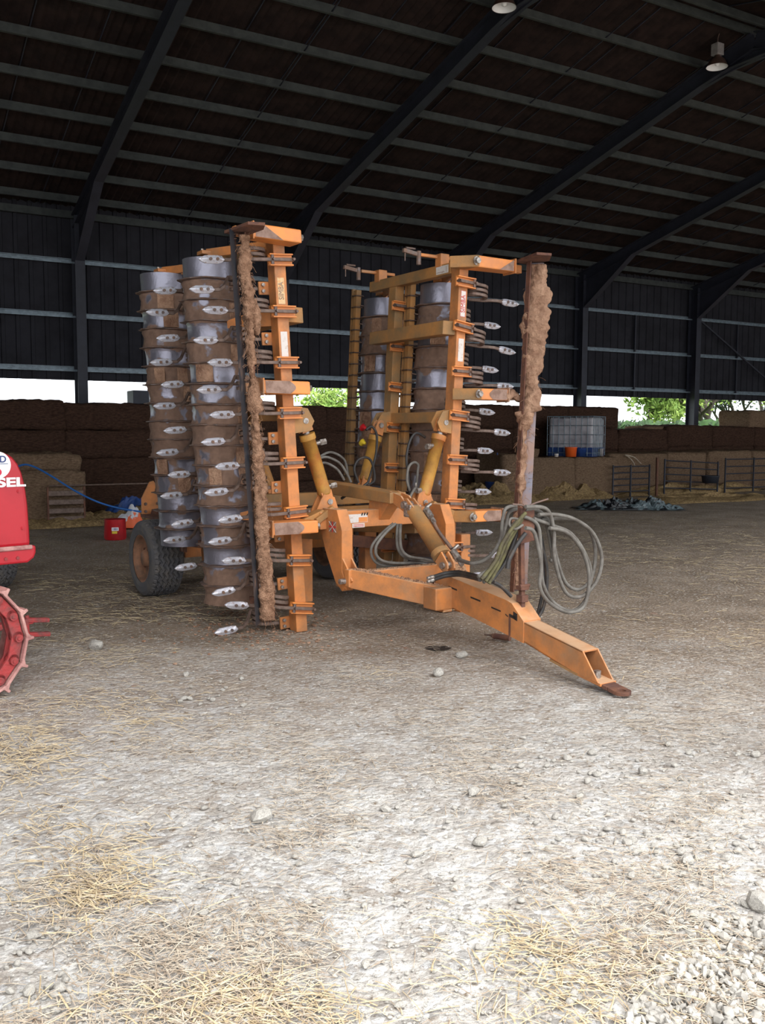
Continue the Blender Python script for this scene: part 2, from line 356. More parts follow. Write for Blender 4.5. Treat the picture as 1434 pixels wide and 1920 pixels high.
# roof: corrugated fibre cement, two slopes
def roof():
    mb = MB(); xs = []; x = XL - .3
    while x < XR + .3: xs.append(x); x += .055
    ys = [FE, RIDGE, WY + .4]
    vs = []; n = len(xs)
    for y in ys:
        for i, x in enumerate(xs): vs.append((x, y, roofz(y) + .22 + (.045 if i % 3 == 1 else (.0 if i % 3 == 0 else .02))))
    vs += [(v[0], v[1], v[2] + .03) for v in vs]; k = 3 * n
    fs = [(j * n + i, (j + 1) * n + i, (j + 1) * n + i + 1, j * n + i + 1) for j in range(2) for i in range(n - 1)] + [(k + j * n + i, k + j * n + i + 1, k + (j + 1) * n + i + 1, k + (j + 1) * n + i) for j in range(2) for i in range(n - 1)]
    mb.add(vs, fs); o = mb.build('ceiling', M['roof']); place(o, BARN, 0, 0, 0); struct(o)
    # sheet laps seen as dark lines
    mb = MB(); x = XL
    while x < XR:
        for (a, b) in ((FE + .05, RIDGE), (RIDGE, WY + .3)):
            mb.bar((x, a, roofz(a) + .215), (x, b, roofz(b) + .215), .018, .018)
        x += 1.05
    o = mb.build('trim_sheet_laps', M['rsj']); place(o, BARN, 0, 0, 0); struct(o)
roof()
def purlins():
    js = [12.43 + 1.02 * j for j in range(-1, 9)]
    n = 0
    for y in js + [2 * RIDGE - y for y in js]:
        if y > WY - .05 or y < FE + .2: continue
        mb = MB(); z = roofz(y); s = 1 if y > RIDGE else -1
        # zed section: web, bottom flange and top flange
        mb.box(((XL + XR) / 2, y, z + .13), (XR - XL, .012, .16)); mb.box(((XL + XR) / 2, y - .028, z + .055), (XR - XL, .06, .01)); mb.box(((XL + XR) / 2, y + .03, z + .205), (XR - XL, .06, .01))
        mb.box(((XL + XR) / 2, y - .055, z + .064), (XR - XL, .008, .02))
        n += 1; o = mb.build('trim_%d' % n, M['purlin']); o.name = 'trim_purlin_%d' % n; place(o, BARN, 0, 0, 0); struct(o)
    # anti-sag rods between the purlins, half way along each bay
    mb = MB()
    for k in range(-3, 7):
        X = 4.43 + 4.8 * (k + .5)
        mb.bar((X, RIDGE, roofz(RIDGE) + .1), (X, WY, roofz(WY) + .1), .018, .018); mb.bar((X, FE + .3, roofz(FE + .3) + .1), (X, RIDGE, roofz(RIDGE) + .1), .018, .018)
    o = mb.build('trim_sag_rods', M['rsj']); place(o, BARN, 0, 0, 0); struct(o)
purlins()
def ibeam(mb, a, b, w, h):
    """I section a->b, depth measured in the world-vertical plane"""
    a = Vector(a); b = Vector(b); d = (b - a).normalized(); x = Vector((1, 0, 0)); n = x.cross(d).normalized()
    if abs(d.z) > .9: n = Vector((0, 1, 0))
    L = (b - a).length; c = (a + b) / 2; ax = (x, d, n)
    mb.box(c, (.014, L, h), ax=ax)
    for s in (-1, 1): mb.box(c + n * (s * (h / 2 - .008)), (w, L, .016), ax=ax)
def frames():
    for k in range(-3, 8):
        X = 4.43 + 4.8 * k
        mb = MB(); H = .30
        for sgn in (1, -1):
            ye = WY - .28 if sgn == 1 else 2 * RIDGE - FE - .75
            def Y(y): return y if sgn == 1 else 2 * RIDGE - y
            ibeam(mb, (X, Y(RIDGE), roofz(RIDGE) - H / 2 - .01), (X, Y(ye + .1), roofz(ye + .1) - H / 2 - .01), .19, H)
            # post
            z0 = 0; z1 = roofz(ye) - .1
            mb.box((X, Y(ye), z1 / 2), (.012, .34, z1)); mb.box((X, Y(ye - .17), z1 / 2), (.21, .016, z1)); mb.box((X, Y(ye + .17), z1 / 2), (.21, .016, z1))
            # eaves haunch and apex haunch plates
            zz = roofz(ye) - H
            P = [(X, Y(ye - .17), zz - .75), (X, Y(ye - .17), zz + .05), (X, Y(ye - 2.1), roofz(ye - 2.1) - H + .02)]
            mb.prism(P, (1, 0, 0), .014)
            mb.bar(P[0], P[2], .19, .016)
            P = [(X, Y(RIDGE), roofz(RIDGE) - H - .16), (X, Y(RIDGE), roofz(RIDGE) - H), (X, Y(RIDGE + 1.2), roofz(RIDGE + 1.2) - H)]
            mb.prism(P, (1, 0, 0), .014); mb.bar((X, Y(RIDGE), P[0][2]), (X, Y(RIDGE + .45), P[0][2]), .19, .016); mb.bar((X, Y(RIDGE + .45), P[0][2]), P[2], .19, .016)
        o = mb.build('trim_%d' % k, M['rsj']); o.name = 'trim_frame_%d' % (k + 4); place(o, BARN, 0, 0, 0); struct(o)
        # galvanised splice on inner face of back post
    # wall rails on the back wall (double zed lips)
    for i, z in enumerate((2.98, 4.14, 5.3)):
        mb = MB()
        mb.box(((XL + XR) / 2, WY - .10, z), (XR - XL, .16, .012)); mb.box(((XL + XR) / 2, WY - .178, z - .02), (XR - XL, .012, .035))
        mb.box(((XL + XR) / 2, WY - .03, z + .04), (XR - XL, .012, .07)); mb.box(((XL + XR) / 2, WY - .06, z + .075), (XR - XL, .06, .012))
        o = mb.build('trim_rail_%d' % (i + 1), M['galv']); place(o, BARN, 0, 0, 0); struct(o)
    mb = MB(); mb.box(((XL + XR) / 2, WY - .12, roofz(WY) + .03), (XR - XL, .012, .17)); mb.box(((XL + XR) / 2, WY - .16, roofz(WY) - .05), (XR - XL, .08, .012))
    o = mb.build('trim_eaves_beam', M['purlin']); place(o, BARN, 0, 0, 0); struct(o)
    # bracing rods and door-post verticals on the far bays
    mb = MB()
    for X in (21.2, 25.9, 30.6): mb.box((X, WY - .1, (BOT + 5.3) / 2), (.05, .05, 5.3 - BOT))
    mb.bar((23.75, WY - .25, 5.35), (28.4, WY - .25, 2.9), .05, .05)
    mb.bar((28.2, WY + .1, 2.9), (26.6, WY + .1, 1.6), .05, .05)
    o = mb.build('trim_bracing', M['rsj']); place(o, BARN, 0, 0, 0); struct(o)
frames()
#@@LAMPS
def lamp(x, y, z, label):
    r_ = empty('high_bay_lamp', BARN.wld(x, y, z), BARN.yaw, label, 'lamp', 'high bay lamps under the rafters')
    MB().box((0, 0, .30), (.17, .15, .2)).build('gear_box', M['tin'], r_, .008)
    pr = [(0.05, .2), (.06, .18), (.13, .12), (.19, .0)]; mb = MB(); n = 28
    ring = lambda r0, z0: [(r0 * math.cos(2 * math.pi * k / n), r0 * math.sin(2 * math.pi * k / n), z0) for k in range(n)]
    vs = []
    for a, b in pr: vs += ring(a, b)
    fs = [(i * n + k, i * n + (k + 1) % n, (i + 1) * n + (k + 1) % n, (i + 1) * n + k) for i in range(3) for k in range(n)]
    mb.add(vs, fs, True); mb.build('shade', M['copper'], r_)
    mb = MB(); vs = []
    for a, b in ((.185, .002), (.125, .112), (.05, .16), (.001, .165)): vs += ring(a, b)
    mb.add(vs, [(i * n + k, (i + 1) * n + k, (i + 1) * n + (k + 1) % n, i * n + (k + 1) % n) for i in range(3) for k in range(n)], True); mb.build('reflector', M['reflector'], r_)
    mb = MB(); mb.tube([(0, 0, .15), (0, 0, .1), (0, 0, .04), (0, 0, .02)], [.025, .045, .04, .01], 14); mb.build('bulb', M['reflector'], r_)
    MB().tube([(0, 0, .4), (0, 0, .5), (.06, 0, .68)], .008, 6).build('hook', M['steel'], r_)
for (px, py, X, lb) in ((945, 15, 9.25, 'round grey high bay lamp cut by the top edge of the picture'), (1344, 126, 14.05, 'round high bay lamp with brown shade hanging near the right roof apex')):
    p = BARN.tx(px, py, X - .32); lamp(p.x, p.y, p.z, lb)

# ------------------------------------------------------------------ the folded press (machine frame, hitch eye at the origin)
PR = empty('folding_press', MACH.o, MACH.yaw, 'large orange folding cultivator press with upright wings, polished tine points and muddy ring rollers', 'farm implement')
def Wp(s, lx, ly, lz):
    """wing coordinates (outward, back, up the wing) -> machine; s=-1 left, 1 right"""
    return Vector((s * (.745 + lx + (.0625 if s < 0 else .05) * lz), ly, lz))
def wbox(mb, s, lx0, lx1, ly0, ly1, lz0, lz1):
    a = [Wp(s, x, y, lz0) for x, y in ((lx0, ly0), (lx1, ly0), (lx1, ly1), (lx0, ly1))]
    b = [Wp(s, x, y, lz1) for x, y in ((lx0, ly0), (lx1, ly0), (lx1, ly1), (lx0, ly1))]
    if s > 0: return mb.hull8(a, b)
    return mb.hull8(a[::-1], b[::-1])
def bolt(mb, p, n, r=.016, h=.018):
    p = Vector(p); n = Vector(n); mb.tube([p, p + n * h], r, 6, smooth=False); mb.tube([p - n * .002, p + n * .004], r * 1.5, 10, smooth=False)
FL = (0, -1, 0)
def lumpy(path, ru, rv, u, v, amp=.02, sc=9, n=12, seed=0, jag=.012):
    """mud crust: noisy oval section swept along path; u,v = section axes"""
    u = Vector(u); v = Vector(v); vs = []; m = len(path)
    for i, p in enumerate(path):
        p = Vector(p); a = ru[i] if isinstance(ru, list) else ru; b = rv[i] if isinstance(rv, list) else rv
        for k in range(n):
            t = 2 * math.pi * k / n; q = p + u * (a * math.cos(t)) + v * (b * math.sin(t))
            d = amp * nz((q.x + seed, q.y, q.z), sc) + jag * nz((q.x, q.y + seed, q.z), sc * 4)
            vs.append(q + (u * math.cos(t) + v * math.sin(t)) * d)
    fs = [(i * n + k, i * n + (k + 1) % n, (i + 1) * n + (k + 1) % n, (i + 1) * n + k) for i in range(m - 1) for k in range(n)]
    fs += [tuple(range(n))[::-1], tuple(range((m - 1) * n, m * n))]
    return MB().add(vs, fs, True)
def wisps(path, count, length, spread, seed):
    rg = random.Random(seed); mb = MB()
    for _ in range(count):
        p = Vector(rg.choice(path)) + Vector((rg.uniform(-1, 1) * spread, rg.uniform(-1, 1) * spread, rg.uniform(-.03, .03)))
        d = Vector((rg.uniform(-1, 1), rg.uniform(-1, 1), rg.uniform(-1.2, .4))).normalized(); L = length * rg.uniform(.3, 1)
        mb.tube([p, p + d * L * .5, p + d * L + Vector((0, 0, -.3 * L))], .0016, 3, False, False)
    return mb

# ---- wing frames
def wing_frame(s):
    mb = MB(); wbox(mb, s, -.05, .05, 2.68, 2.80, .0, 3.08); o = mb.build('tine_beam', M['orange'], PR, .006)
    mb = MB(); wbox(mb, s, -.05, .05, 3.66, 3.78, .25 if s < 0 else .35, 3.06); mb.build('tine_beam', M['orange_dusty'] if s > 0 else M['orange'], PR, .006)
    mb = MB(); wbox(mb, s, -.06, .03, 2.80, 4.12, 3.02, 3.12); mb.build('wing_rail', M['orange_dusty'], PR, .006)
    mb = MB(); wbox(mb, s, -.19, -.05, 2.70, 3.88, 2.47, 2.59); mb.build('wing_rail', M['orange_dusty'], PR, .006)
    mb = MB(); wbox(mb, s, -.05, .04, 2.78, 3.7, 1.70, 1.80); mb.build('wing_rail', M['orange_dusty'], PR, .006)
    mb = MB(); wbox(mb, s, -.05, .04, 2.78, 3.7, .88, .98); mb.build('wing_rail', M['orange_dusty'], PR, .006)
    # roller arms at the tip and at the foot
    for ly, y2, zt, zb in ((2.8, 3.38, 3.06, .2), (3.78, 4.38, 3.06, .58)):
        for z in (zt, zb):
            mb = MB(); mb.bar(Wp(s, 0, ly - .06, z), Wp(s, .29, y2, z), .03, .07); a = Wp(s, .29, y2, z)
            mb.box(a + Vector((0, 0, .0)), (.13, .11, .03)); mb.box(a + Vector((0, 0, -.045)), (.03, .11, .09)); o = mb.build('roller_arm', M['orange'] if z > 2 else M['rust'], PR, .004)
            if z > 2:
                [(lambda b: (bolt(b, a + Vector((q, 0, .015)), (0, 0, 1), .012), b.build('bolt', M['zinc'], o)))(MB()) for q in (-.04, .04)]
    # wedge plates bracing the roller frame
    for z in (2.5, .95):
        mb = MB(); mb.prism([Wp(s, .04, 2.8, z + .1), Wp(s, .04, 2.8, z - .06), Wp(s, .26, 3.14, z - .06), Wp(s, .26, 3.14, z)], (0, 0, 1) if 0 else Vector((.78 * s, -.62, 0)), .02); mb.build('gusset_plate', M['orange'], PR, .002)
for s in (-1, 1): wing_frame(s)

# ---- leading board brackets, boards, mud
def brackets(s):
    for i, z in enumerate((3.09, 1.95, .87)):
        h = .1; z0, z1 = z - h / 2, z + h / 2
        lxi = -.10 if s < 0 else .08 - .0; lxo = .30 if s < 0 else .42
        if s > 0 and i == 0: lxi = -.02; lxo = .42
        bk = .07
        a = [Wp(s, lxi, 2.49, z0), Wp(s, lxo, 2.49, z0), Wp(s, lxo, 2.64, z0), Wp(s, lxi + (.05 if i else .0), 2.68, z0)]
        b = [Wp(s, lxi, 2.49, z1), Wp(s, lxo, 2.49, z1), Wp(s, lxo, 2.64, z1), Wp(s, lxi + (.05 if i else .0), 2.68, z1)]
        if s < 0: a, b = a[::-1], b[::-1]
        o = MB().hull8(a, b).build('board_bracket', M['orange_bright'], PR, .01)
        # worn grey skin where the paint is rubbed off at the outer half
        mid = lxi + (lxo - lxi) * (.45 if s < 0 else .5)
        if i == 0: mid = lxi + (lxo - lxi) * (.6 if s < 0 else .78)
        n = 10; P = []
        for k in range(n + 1):
            t = k / n; lx = mid + (.05 * math.cos(math.pi * (t - .5)) * -1 if i else (.16 * (1 - t) - .04) * -1 * (-1 if 1 else 1) * (1 - 2 * t) * 0 + (t - .5) * .16)
            P.append(Wp(s, lx, 2.488, z0 + h * t * (.96) + .002))
        P += [Wp(s, lxo - .012, 2.488, z1 - .004), Wp(s, lxo - .012, 2.488, z0 + .004)]
        MB().prism(P, (0, 1, 0), .002).build('worn_patch', M['worn'], o)
        # plate end, hinge lug and bolt
        mb = MB(); e = Wp(s, lxo, 2.565, z); mb.box(e + Vector((s * .006, 0, 0)), (.014, .17, .13)); mb.box(e + Vector((s * .07, 0, -.01)), (.12, .05, .07)); mb.build('hinge_lug', M['orange'] if i == 0 or s < 0 else M['mud'], o, .004)
        mb = MB(); bi = Wp(s, lxi, 2.54, z)
        if s < 0: bolt(mb, bi, (1, 0, 0), .026, .03)
        else: bolt(mb, bi + Vector((-.0, -.052, 0)), (0, -1, 0), .026, .03)
        mb.build('bolt', M['zinc'], o)
        if s > 0:
            P0 = [Wp(s, lxi - .16, 2.66, z0), Wp(s, lxi + .02, 2.47, z0), Wp(s, lxi + .02, 2.68, z0), Wp(s, lxi - .1, 2.70, z0)]
            P1 = [p + Vector((0, 0, h)) for p in P0]
            MB().hull8(P0, P1).build('bracket_root', M['orange_dusty'], o, .006)
    # board: plate set diagonally, wearing edge outwards
    ztop, zbot = (3.045 if s < 0 else 3.13), .17
    o_, i_ = (.575, 2.33), (.45, 2.49)
    if s > 0: o_, i_ = (.675, 2.385), (.575, 2.48)
    a = [Wp(s, o_[0], o_[1], zbot), Wp(s, o_[0] - .01, o_[1] + .02, zbot), Wp(s, i_[0] - .01, i_[1] + .02, zbot), Wp(s, i_[0], i_[1], zbot)]
    lean = -.03 if s < 0 else .0
    b = [p + (Wp(s, 0, 0, ztop) - Wp(s, 0, 0, zbot)) for p in a]
    bd = MB().hull8(a, b).build('leading_board', M['blade'] if s < 0 else M['bladeR'], PR, .003)
    mb = MB(); c0 = Wp(s, i_[0] - .04, i_[1] - .05, zbot); c1 = Wp(s, i_[0] - .04, i_[1] - .05, ztop); mb.bar(c0, c1, .05, .012); mb.build('stiffener', M['rust'], bd)
    # cap plate
    zc = ztop + .012; cx = .47 if s < 0 else .62
    P = [MACH.g(a_, b_, zc + .0) for a_, b_ in (((420, 435), (465, 418), (497, 420), (494, 428), (458, 441)) if s < 0 else ((967, 490), (1006, 475), (1034, 477), (1030, 487), (992, 495)))]
    MB().prism(P, (0, 0, 1), .022).build('end_plate', M['rust'], bd, .002)
    # dried mud plastered on the inner edge
    zz = [zbot + .02 + (ztop - zbot - .04) * k / 180 for k in range(181)]
    if s < 0:
        path = [Wp(s, i_[0] - .03, i_[1] - .06, z) for z in zz]; ru = []; 
        for z in zz:
            r = .030 + .014 * nz((0, 0, z), 3)
            if z > 2.6: r = .044
            if z < 1.45: r = .052
            if 1.75 < z < 1.9: r = .055
            ru.append(r)
        lumpy(path, ru, .035, Wp(s, 1, 0, 0) - Wp(s, 0, 0, 0), (0, 1, 0), .026, 8, 22, 3, .02).build('mud_crust', M['strawmud'], bd)
        wisps(path, 900, .07, .05, 5).build('straw_wisps', M['strawmud'], bd)['kind'] = 'stuff'
        lp = [Wp(s, i_[0] - .09, i_[1] - .05, 2.32 + .02 * k) for k in range(14)]
        lumpy(lp, [.02 + .025 * math.sin(math.pi * k / 13) for k in range(14)], .03, (1, 0, 0), (0, 1, 0), .015, 12, 10, 8).build('mud_lump', M['strawmud'], bd)
    else:
        path = []; ru = []
        for z in zz:
            up = z > 1.80; path.append(Wp(s, (o_[0] + i_[0]) / 2 - (.01 if up else .05), 2.40 if up else 2.43, z))
            r = .088 + .03 * nz((4, 0, z), 2.6)
            if 2.45 < z < 2.9: r = .112
            if z > 2.98: r = .075
            if not up: r = .03 + max(0, (z - 1.55)) * .2
            if z < 1.2: r = .03
            ru.append(r)
        lumpy(path, ru, .05, (.72, -.69, 0), (.69, .72, 0), .036, 5.5, 30, 11, .03).build('mud_crust', M['mud'], bd)
        wisps(path, 420, .08, .08, 6).build('straw_wisps', M['strawmud'], bd)['kind'] = 'stuff'
        arm = [Wp(s, .40 + .02 * k, 2.52, 1.95 - .02 * math.sin(k)) for k in range(9)]
        lumpy(arm, .05, .04, (0, 0, 1), (0, 1, 0), .03, 9, 12, 2).build('mud_lump', M['mud'], bd)
for s in (-1, 1): brackets(s)

# ---- pigtail tines
def tine_meshes(s, back):
    """meshes in wing-local axes around the clamp point; x outward*s, y back, z up"""
    yb = 1 if back else -1
    cl = MB()
    if not back:
        cl.box((s * .005, -.012, 0), (.2, .022, .09)); cl.box((s * .005, -.034, .04), (.2, .03, .012)); cl.box((s * .005, -.034, -.04), (.2, .03, .012))
    else:
        cl.box((s * .055, .01, 0), (.15, .02, .10))
    bl = MB(); bls = []
    if not back:
        for q in (-.085, .085): bls.append(MB().tube([(q * s, -.02, -.0), (q * s, -.085, 0)], .011, 6, smooth=False))
        bls.append(MB().tube([(s * .085, -.05, -.035), (s * .085, -.05, .035)], .012, 6, smooth=False))
    else:
        for q in (-.024, .024): bl2 = MB().tube([(s * .1, -.004, q), (s * .1, -.022, q)], .014, 8, smooth=False); bls.append(bl2)
    # spring: flat bar, clamp -> three coils -> shank
    pts = []; cy = .06 if not back else .12; cx = .20; rc = .088
    y0 = -.05 if not back else .05
    if not back: pts += [(-.09, y0, 0), (0, y0, 0), (.12, y0 + .01, 0)]
    else: pts += [(.02, y0, 0), (.12, y0 - .01, 0)]
    turns = 2.55; n = 46; zc = .105
    a0 = -math.pi / 2
    cyy = y0 + .02 + rc
    for k in range(n + 1):
        t = k / n; a = a0 + t * turns * 2 * math.pi
        pts.append((cx + rc * math.cos(a), cyy + rc * math.sin(a), zc * t * (-1 if s > 0 else 1)))
    ze = zc * (-1 if s > 0 else 1)
    yp = (.02 if not back else .12)
    zf = 0 if s < 0 else ze * .95
    pts += [(cx + .10, cyy + .03, ze), (.36, yp + .02, zf + (ze - zf) * .3), (.41, yp, zf), (.46, yp, zf)]
    pts = [Vector((s * p[0], p[1], p[2])) for p in pts]
    tn = MB(); w, h = .012, .026
    vs = []
    m = len(pts)
    for i, p in enumerate(pts):
        d = (pts[min(i + 1, m - 1)] - pts[max(i - 1, 0)]).normalized(); x = d.cross(Vector((0, 0, 1))).normalized()
        vs += [p + x * w + Vector((0, 0, h / 2)), p - x * w + Vector((0, 0, h / 2)), p - x * w - Vector((0, 0, h / 2)), p + x * w - Vector((0, 0, h / 2))]
    tn.add(vs, [(i * 4 + k, i * 4 + (k + 1) % 4, i * 4 + 4 + (k + 1) % 4, i * 4 + 4 + k) for i in range(m - 1) for k in range(4)] + [(0, 1, 2, 3), (4 * m - 1, 4 * m - 2, 4 * m - 3, 4 * m - 4)])
    # point: long hexagonal worn blade, ridge along the middle, facing forward
    pt = MB(); L = .19; x0 = .455; ez = zf
    out = [(0, -.004), (.018, .026), (.05, .030), (.15, .028), (.185, .014), (.205, 0), (.185, -.016), (.15, -.029), (.05, -.031), (.018, -.022)]
    fr = [Vector((s * (x0 + a), yp - .012 - .010 * (1 - abs(b) / .027), ez + b)) for a, b in out]; bk = [p + Vector((0, .02, 0)) for p in fr]
    rd = [Vector((s * (x0 + a), yp - .03, ez)) for a in (.03, .15)]
    k = len(out); V = fr + bk + rd; R0, R1 = 2 * k, 2 * k + 1
    fs = []
    for i in range(k):
        j = (i + 1) % k; am = (out[i][0] + out[j][0]) / 2; r_ = R0 if am < .09 else R1
        fs += [(i, j, r_) if True else None, (i, i + k, j + k, j)]
    fs += [(2, 3, R1, R0), (7, 8, R0, R1), tuple(range(k, 2 * k))[::-1]]
    pt.add(V, fs)
    ph = []
    for a in (.06, .115): ph.append(MB().tube([(s * (x0 + a), yp - .024, ez), (s * (x0 + a), yp - .036, ez)], .012, 10, smooth=False))
    return cl, bls or [bl], tn, pt, ph
TM = {}
for s in (-1, 1):
    for back in (0, 1):
        cl, bl, tn, pt, ph = tine_meshes(s, back); key = (s, back)
        t = tn.build('tine', M['tine'], PR, .003, 1); c = cl.build('clamp', M['orange_bright'] if not back else M['orange'], t, .003, 1)
        tc = [c, *[b_.build('clamp_bolt', M['zinc'] if back else M['steel'], t) for b_ in bl], pt.build('tine_point', M['shiny'], t, .002, 1), *[q_.build('point_bolt', M['steel'], t) for q_ in ph]]
        TM[key] = (t, tc, [0])
rgt = random.Random(4)
def put_tine(s, back, ly, lz, rot=0):
    t, tc, used = TM[(s, back)]
    if used[0]:
        n = dup(t, PR)
        for c in tc: dup(c, n)
    else: n = t; used[0] = 1
    n.location = Wp(s, 0, ly, lz); n.rotation_euler = (0, R((3.6 if s < 0 else 2.9) * -s * -1 * (1 if s > 0 else 1)) * 1.0 + R(rot), R(rgt.uniform(-2, 2)))
    return n
for s in (-1, 1):
    for i in range(8):
        z = 2.93 - .39 * i
        put_tine(s, 0, 2.68, z - (.0 if s < 0 else 0), rgt.uniform(-2, 2) + (7 if s > 0 and i == 1 else 0) + (9 if s < 0 and i >= 6 else 0))
        if z - .195 > .05 or s < 0: put_tine(s, 1, 2.80, max(.07, z - .195), rgt.uniform(-2.5, 2.5))
        if z > .3 or s < 0:
            if z > .3: put_tine(s, 0, 3.66, z - .1, rgt.uniform(-2, 2))
        if z - .3 > .4: put_tine(s, 1, 3.78, z - .29, rgt.uniform(-2, 2))

# ---- ring rollers
def roller(s, ly, z0, z1, seed, nseg):
    rg = random.Random(seed); A = 56; per = 7; H = (z1 - z0) / nseg; vs = []; mud = []
    hist = [rg.choice((-.25, 0, .3, .55, .8, 1.0)) for _ in range(nseg)]
    rows = nseg * per + 1; cen = []
    for j in range(rows):
        z = z0 + (z1 - z0) * j / (rows - 1); sg = min(j // per, nseg - 1); t = (j % per) / per if j < rows - 1 else 1
        e = min(t, 1 - t) * 2; c = Wp(s, .29, ly, z)
        lvl = hist[sg]
        if sg in (0, nseg - 1): lvl = .05
        for k in range(A):
            a = 2 * math.pi * k / A; p = Vector((math.cos(a), math.sin(a), z * 3.5 + seed))
            m_ = lvl * .7 + .1 + .8 * nz(p, 1.6) + .22 * nz(p, 5) + .32 * (1 - e) ** 2
            if sg in (0, nseg - 1): m_ = -.35 + .3 * (1 - e) ** 3 + (.9 if z < 1 and s < 0 and ly < 4 else 0)
            m_ = max(0, min(1, m_)); r = .203 + .03 * m_ * (.5 + .5 * (1 - e)) + ((.010 * nz(p, 9) + .008 * nz(p, 20)) if m_ > .3 else 0)
            vs.append((c.x + r * math.cos(a), c.y + r * math.sin(a), c.z)); mud.append(m_)
    mb = MB(); fs = [(j * A + k, j * A + (k + 1) % A, (j + 1) * A + (k + 1) % A, (j + 1) * A + k) for j in range(rows - 1) for k in range(A)]
    mb.add(vs, fs, True); mb.add(vs[:A], [tuple(range(A))[::-1]]); mud += mud[:A]; mb.add(vs[-A - A:-A] if 0 else vs[(rows - 1) * A:rows * A], [tuple(range(A))]); mud += mud[(rows - 1) * A:rows * A]
    o = mb.build('roller', M['drum'], PR); at = o.data.attributes.new('mud', 'FLOAT', 'POINT'); at.data.foreach_set('value', mud)
    for i in range(1, nseg):
        z = z0 + H * i; c = Wp(s, .29, ly, z); V = []; m = 72; dz = .012; ph = rg.random() * 6; mb = MB()
        for zz, rr in ((-dz, .208), (-.003, 1), (.003, 1), (dz, .208)):
            for k in range(m):
                a = 2 * math.pi * k / m
                r = rr if rr < 1 else .249 + .009 * math.copysign(abs(math.sin(a * 9 + ph)) ** .5, math.sin(a * 9 + ph)) + .005 * nz((math.cos(a), math.sin(a), z * 7), 4)
                V.append((c.x + r * math.cos(a), c.y + r * math.sin(a), c.z + zz + .006 * nz((math.cos(a), math.sin(a), z), 2)))
        mb.add(V, [(q * m + k, q * m + (k + 1) % m, (q + 1) * m + (k + 1) % m, (q + 1) * m + k) for q in range(3) for k in range(m)]); mb.build('ring', M['drum'] if 0 else M['steel'], o)
    mb = MB(); mb.cyl(Wp(s, .29, ly, z0 - .06), Wp(s, .29, ly, z1 + .05), .03); mb.build('axle', M['steel'], o)
    for k in range(9):  # broken slabs of dried mud stuck against the rings
        i = rg.randrange(1, nseg - 1); a0 = rg.uniform(3.4, 5.2) if s < 0 else rg.uniform(3.0, 4.6); wA = rg.uniform(.35, .8); V = []; z = z0 + H * i
        nA = 9; nz_ = 5
        for j in range(nz_):
            zz = z + .012 + (H - .03) * j / (nz_ - 1); c = Wp(s, .29, ly, zz)
            for q in range(nA):
                a = a0 + wA * q / (nA - 1); r = .232 + .012 * nz((a * 3, zz * 9, seed), 2); V.append((c.x + r * math.cos(a), c.y + r * math.sin(a), zz))
        V += [(Wp(s, .29, ly, v[2]).x + (v[0] - Wp(s, .29, ly, v[2]).x) * .88, ly + (v[1] - ly) * .88, v[2]) for v in V]
        n_ = nA * nz_; F = [(j * nA + q, j * nA + q + 1, (j + 1) * nA + q + 1, (j + 1) * nA + q) for j in range(nz_ - 1) for q in range(nA - 1)]
        edge = [q for q in range(nA)] + [j * nA + nA - 1 for j in range(1, nz_)] + [(nz_ - 1) * nA + q for q in range(nA - 2, -1, -1)] + [j * nA for j in range(nz_ - 2, 0, -1)]
        F += [(edge[i2], edge[(i2 + 1) % len(edge)], n_ + edge[(i2 + 1) % len(edge)], n_ + edge[i2]) for i2 in range(len(edge))]
        MB().add(V, F).build('mud_slab', M['mud'], o)
    return o
roller(-1, 3.38, .17, 3.0, 1, 17); roller(-1, 4.38, .56, 3.02, 2, 15)
roller(1, 3.38, .25, 3.02, 3, 14); roller(1, 4.38, .5, 3.0, 4, 13)

# ---- scraper bars behind each roller
def scraper(s, ly):
    mb = MB(); a, b = (.3, 3.1); q_ = .06 if s > 0 else 0; wbox(mb, s, -.03 + q_, .03 + q_, ly, ly + .06, a, b); o = mb.build('scraper_bar', M['orange_dusty'], PR, .003)
    mb = MB(); wbox(mb, s, -.02 + q_, .02 + q_, ly + .09, ly + .12, a, b + .02); mb.build('scraper_rail', M['orange_dusty'] if s > 0 else M['orange'], o, .003)
    if s > 0:
        ring0 = None
        for i in range(22):
            z = b - .06 - .118 * i
            if ring0 is None:
                c = Wp(s, q_, ly + .03, z); mb = MB(); d = .040
                P = [(-d, -d, 0), (d, -d, 0), (d + .045, d * .3, .006), (d, d, 0), (-d, d, 0), (-d, -d, 0)]
                mb.tube([Vector(p) for p in P], .007, 6, False); ring0 = mb.build('scraper_clip', M['steel'], o); ring0.location = c
            else:
                q = dup(ring0, o); q.location = Wp(s, q_, ly + .03, z)
    for i in range(14 if s > 0 else 0):
        z = b - .16 - .19 * i
        if z < .5: break
        # scraper blade reaching to the drum
        c = Wp(s, q_, ly, z); mb = MB(); mb.bar(c + Vector((.02 * s, 0, .0)), c + Vector((.075 * s, -.02, -.01)), .05, .008); mb.build('scraper_blade', M['steel'], o)
for s in (-1, 1):
    scraper(s, 3.62 - .1); scraper(s, 4.50)

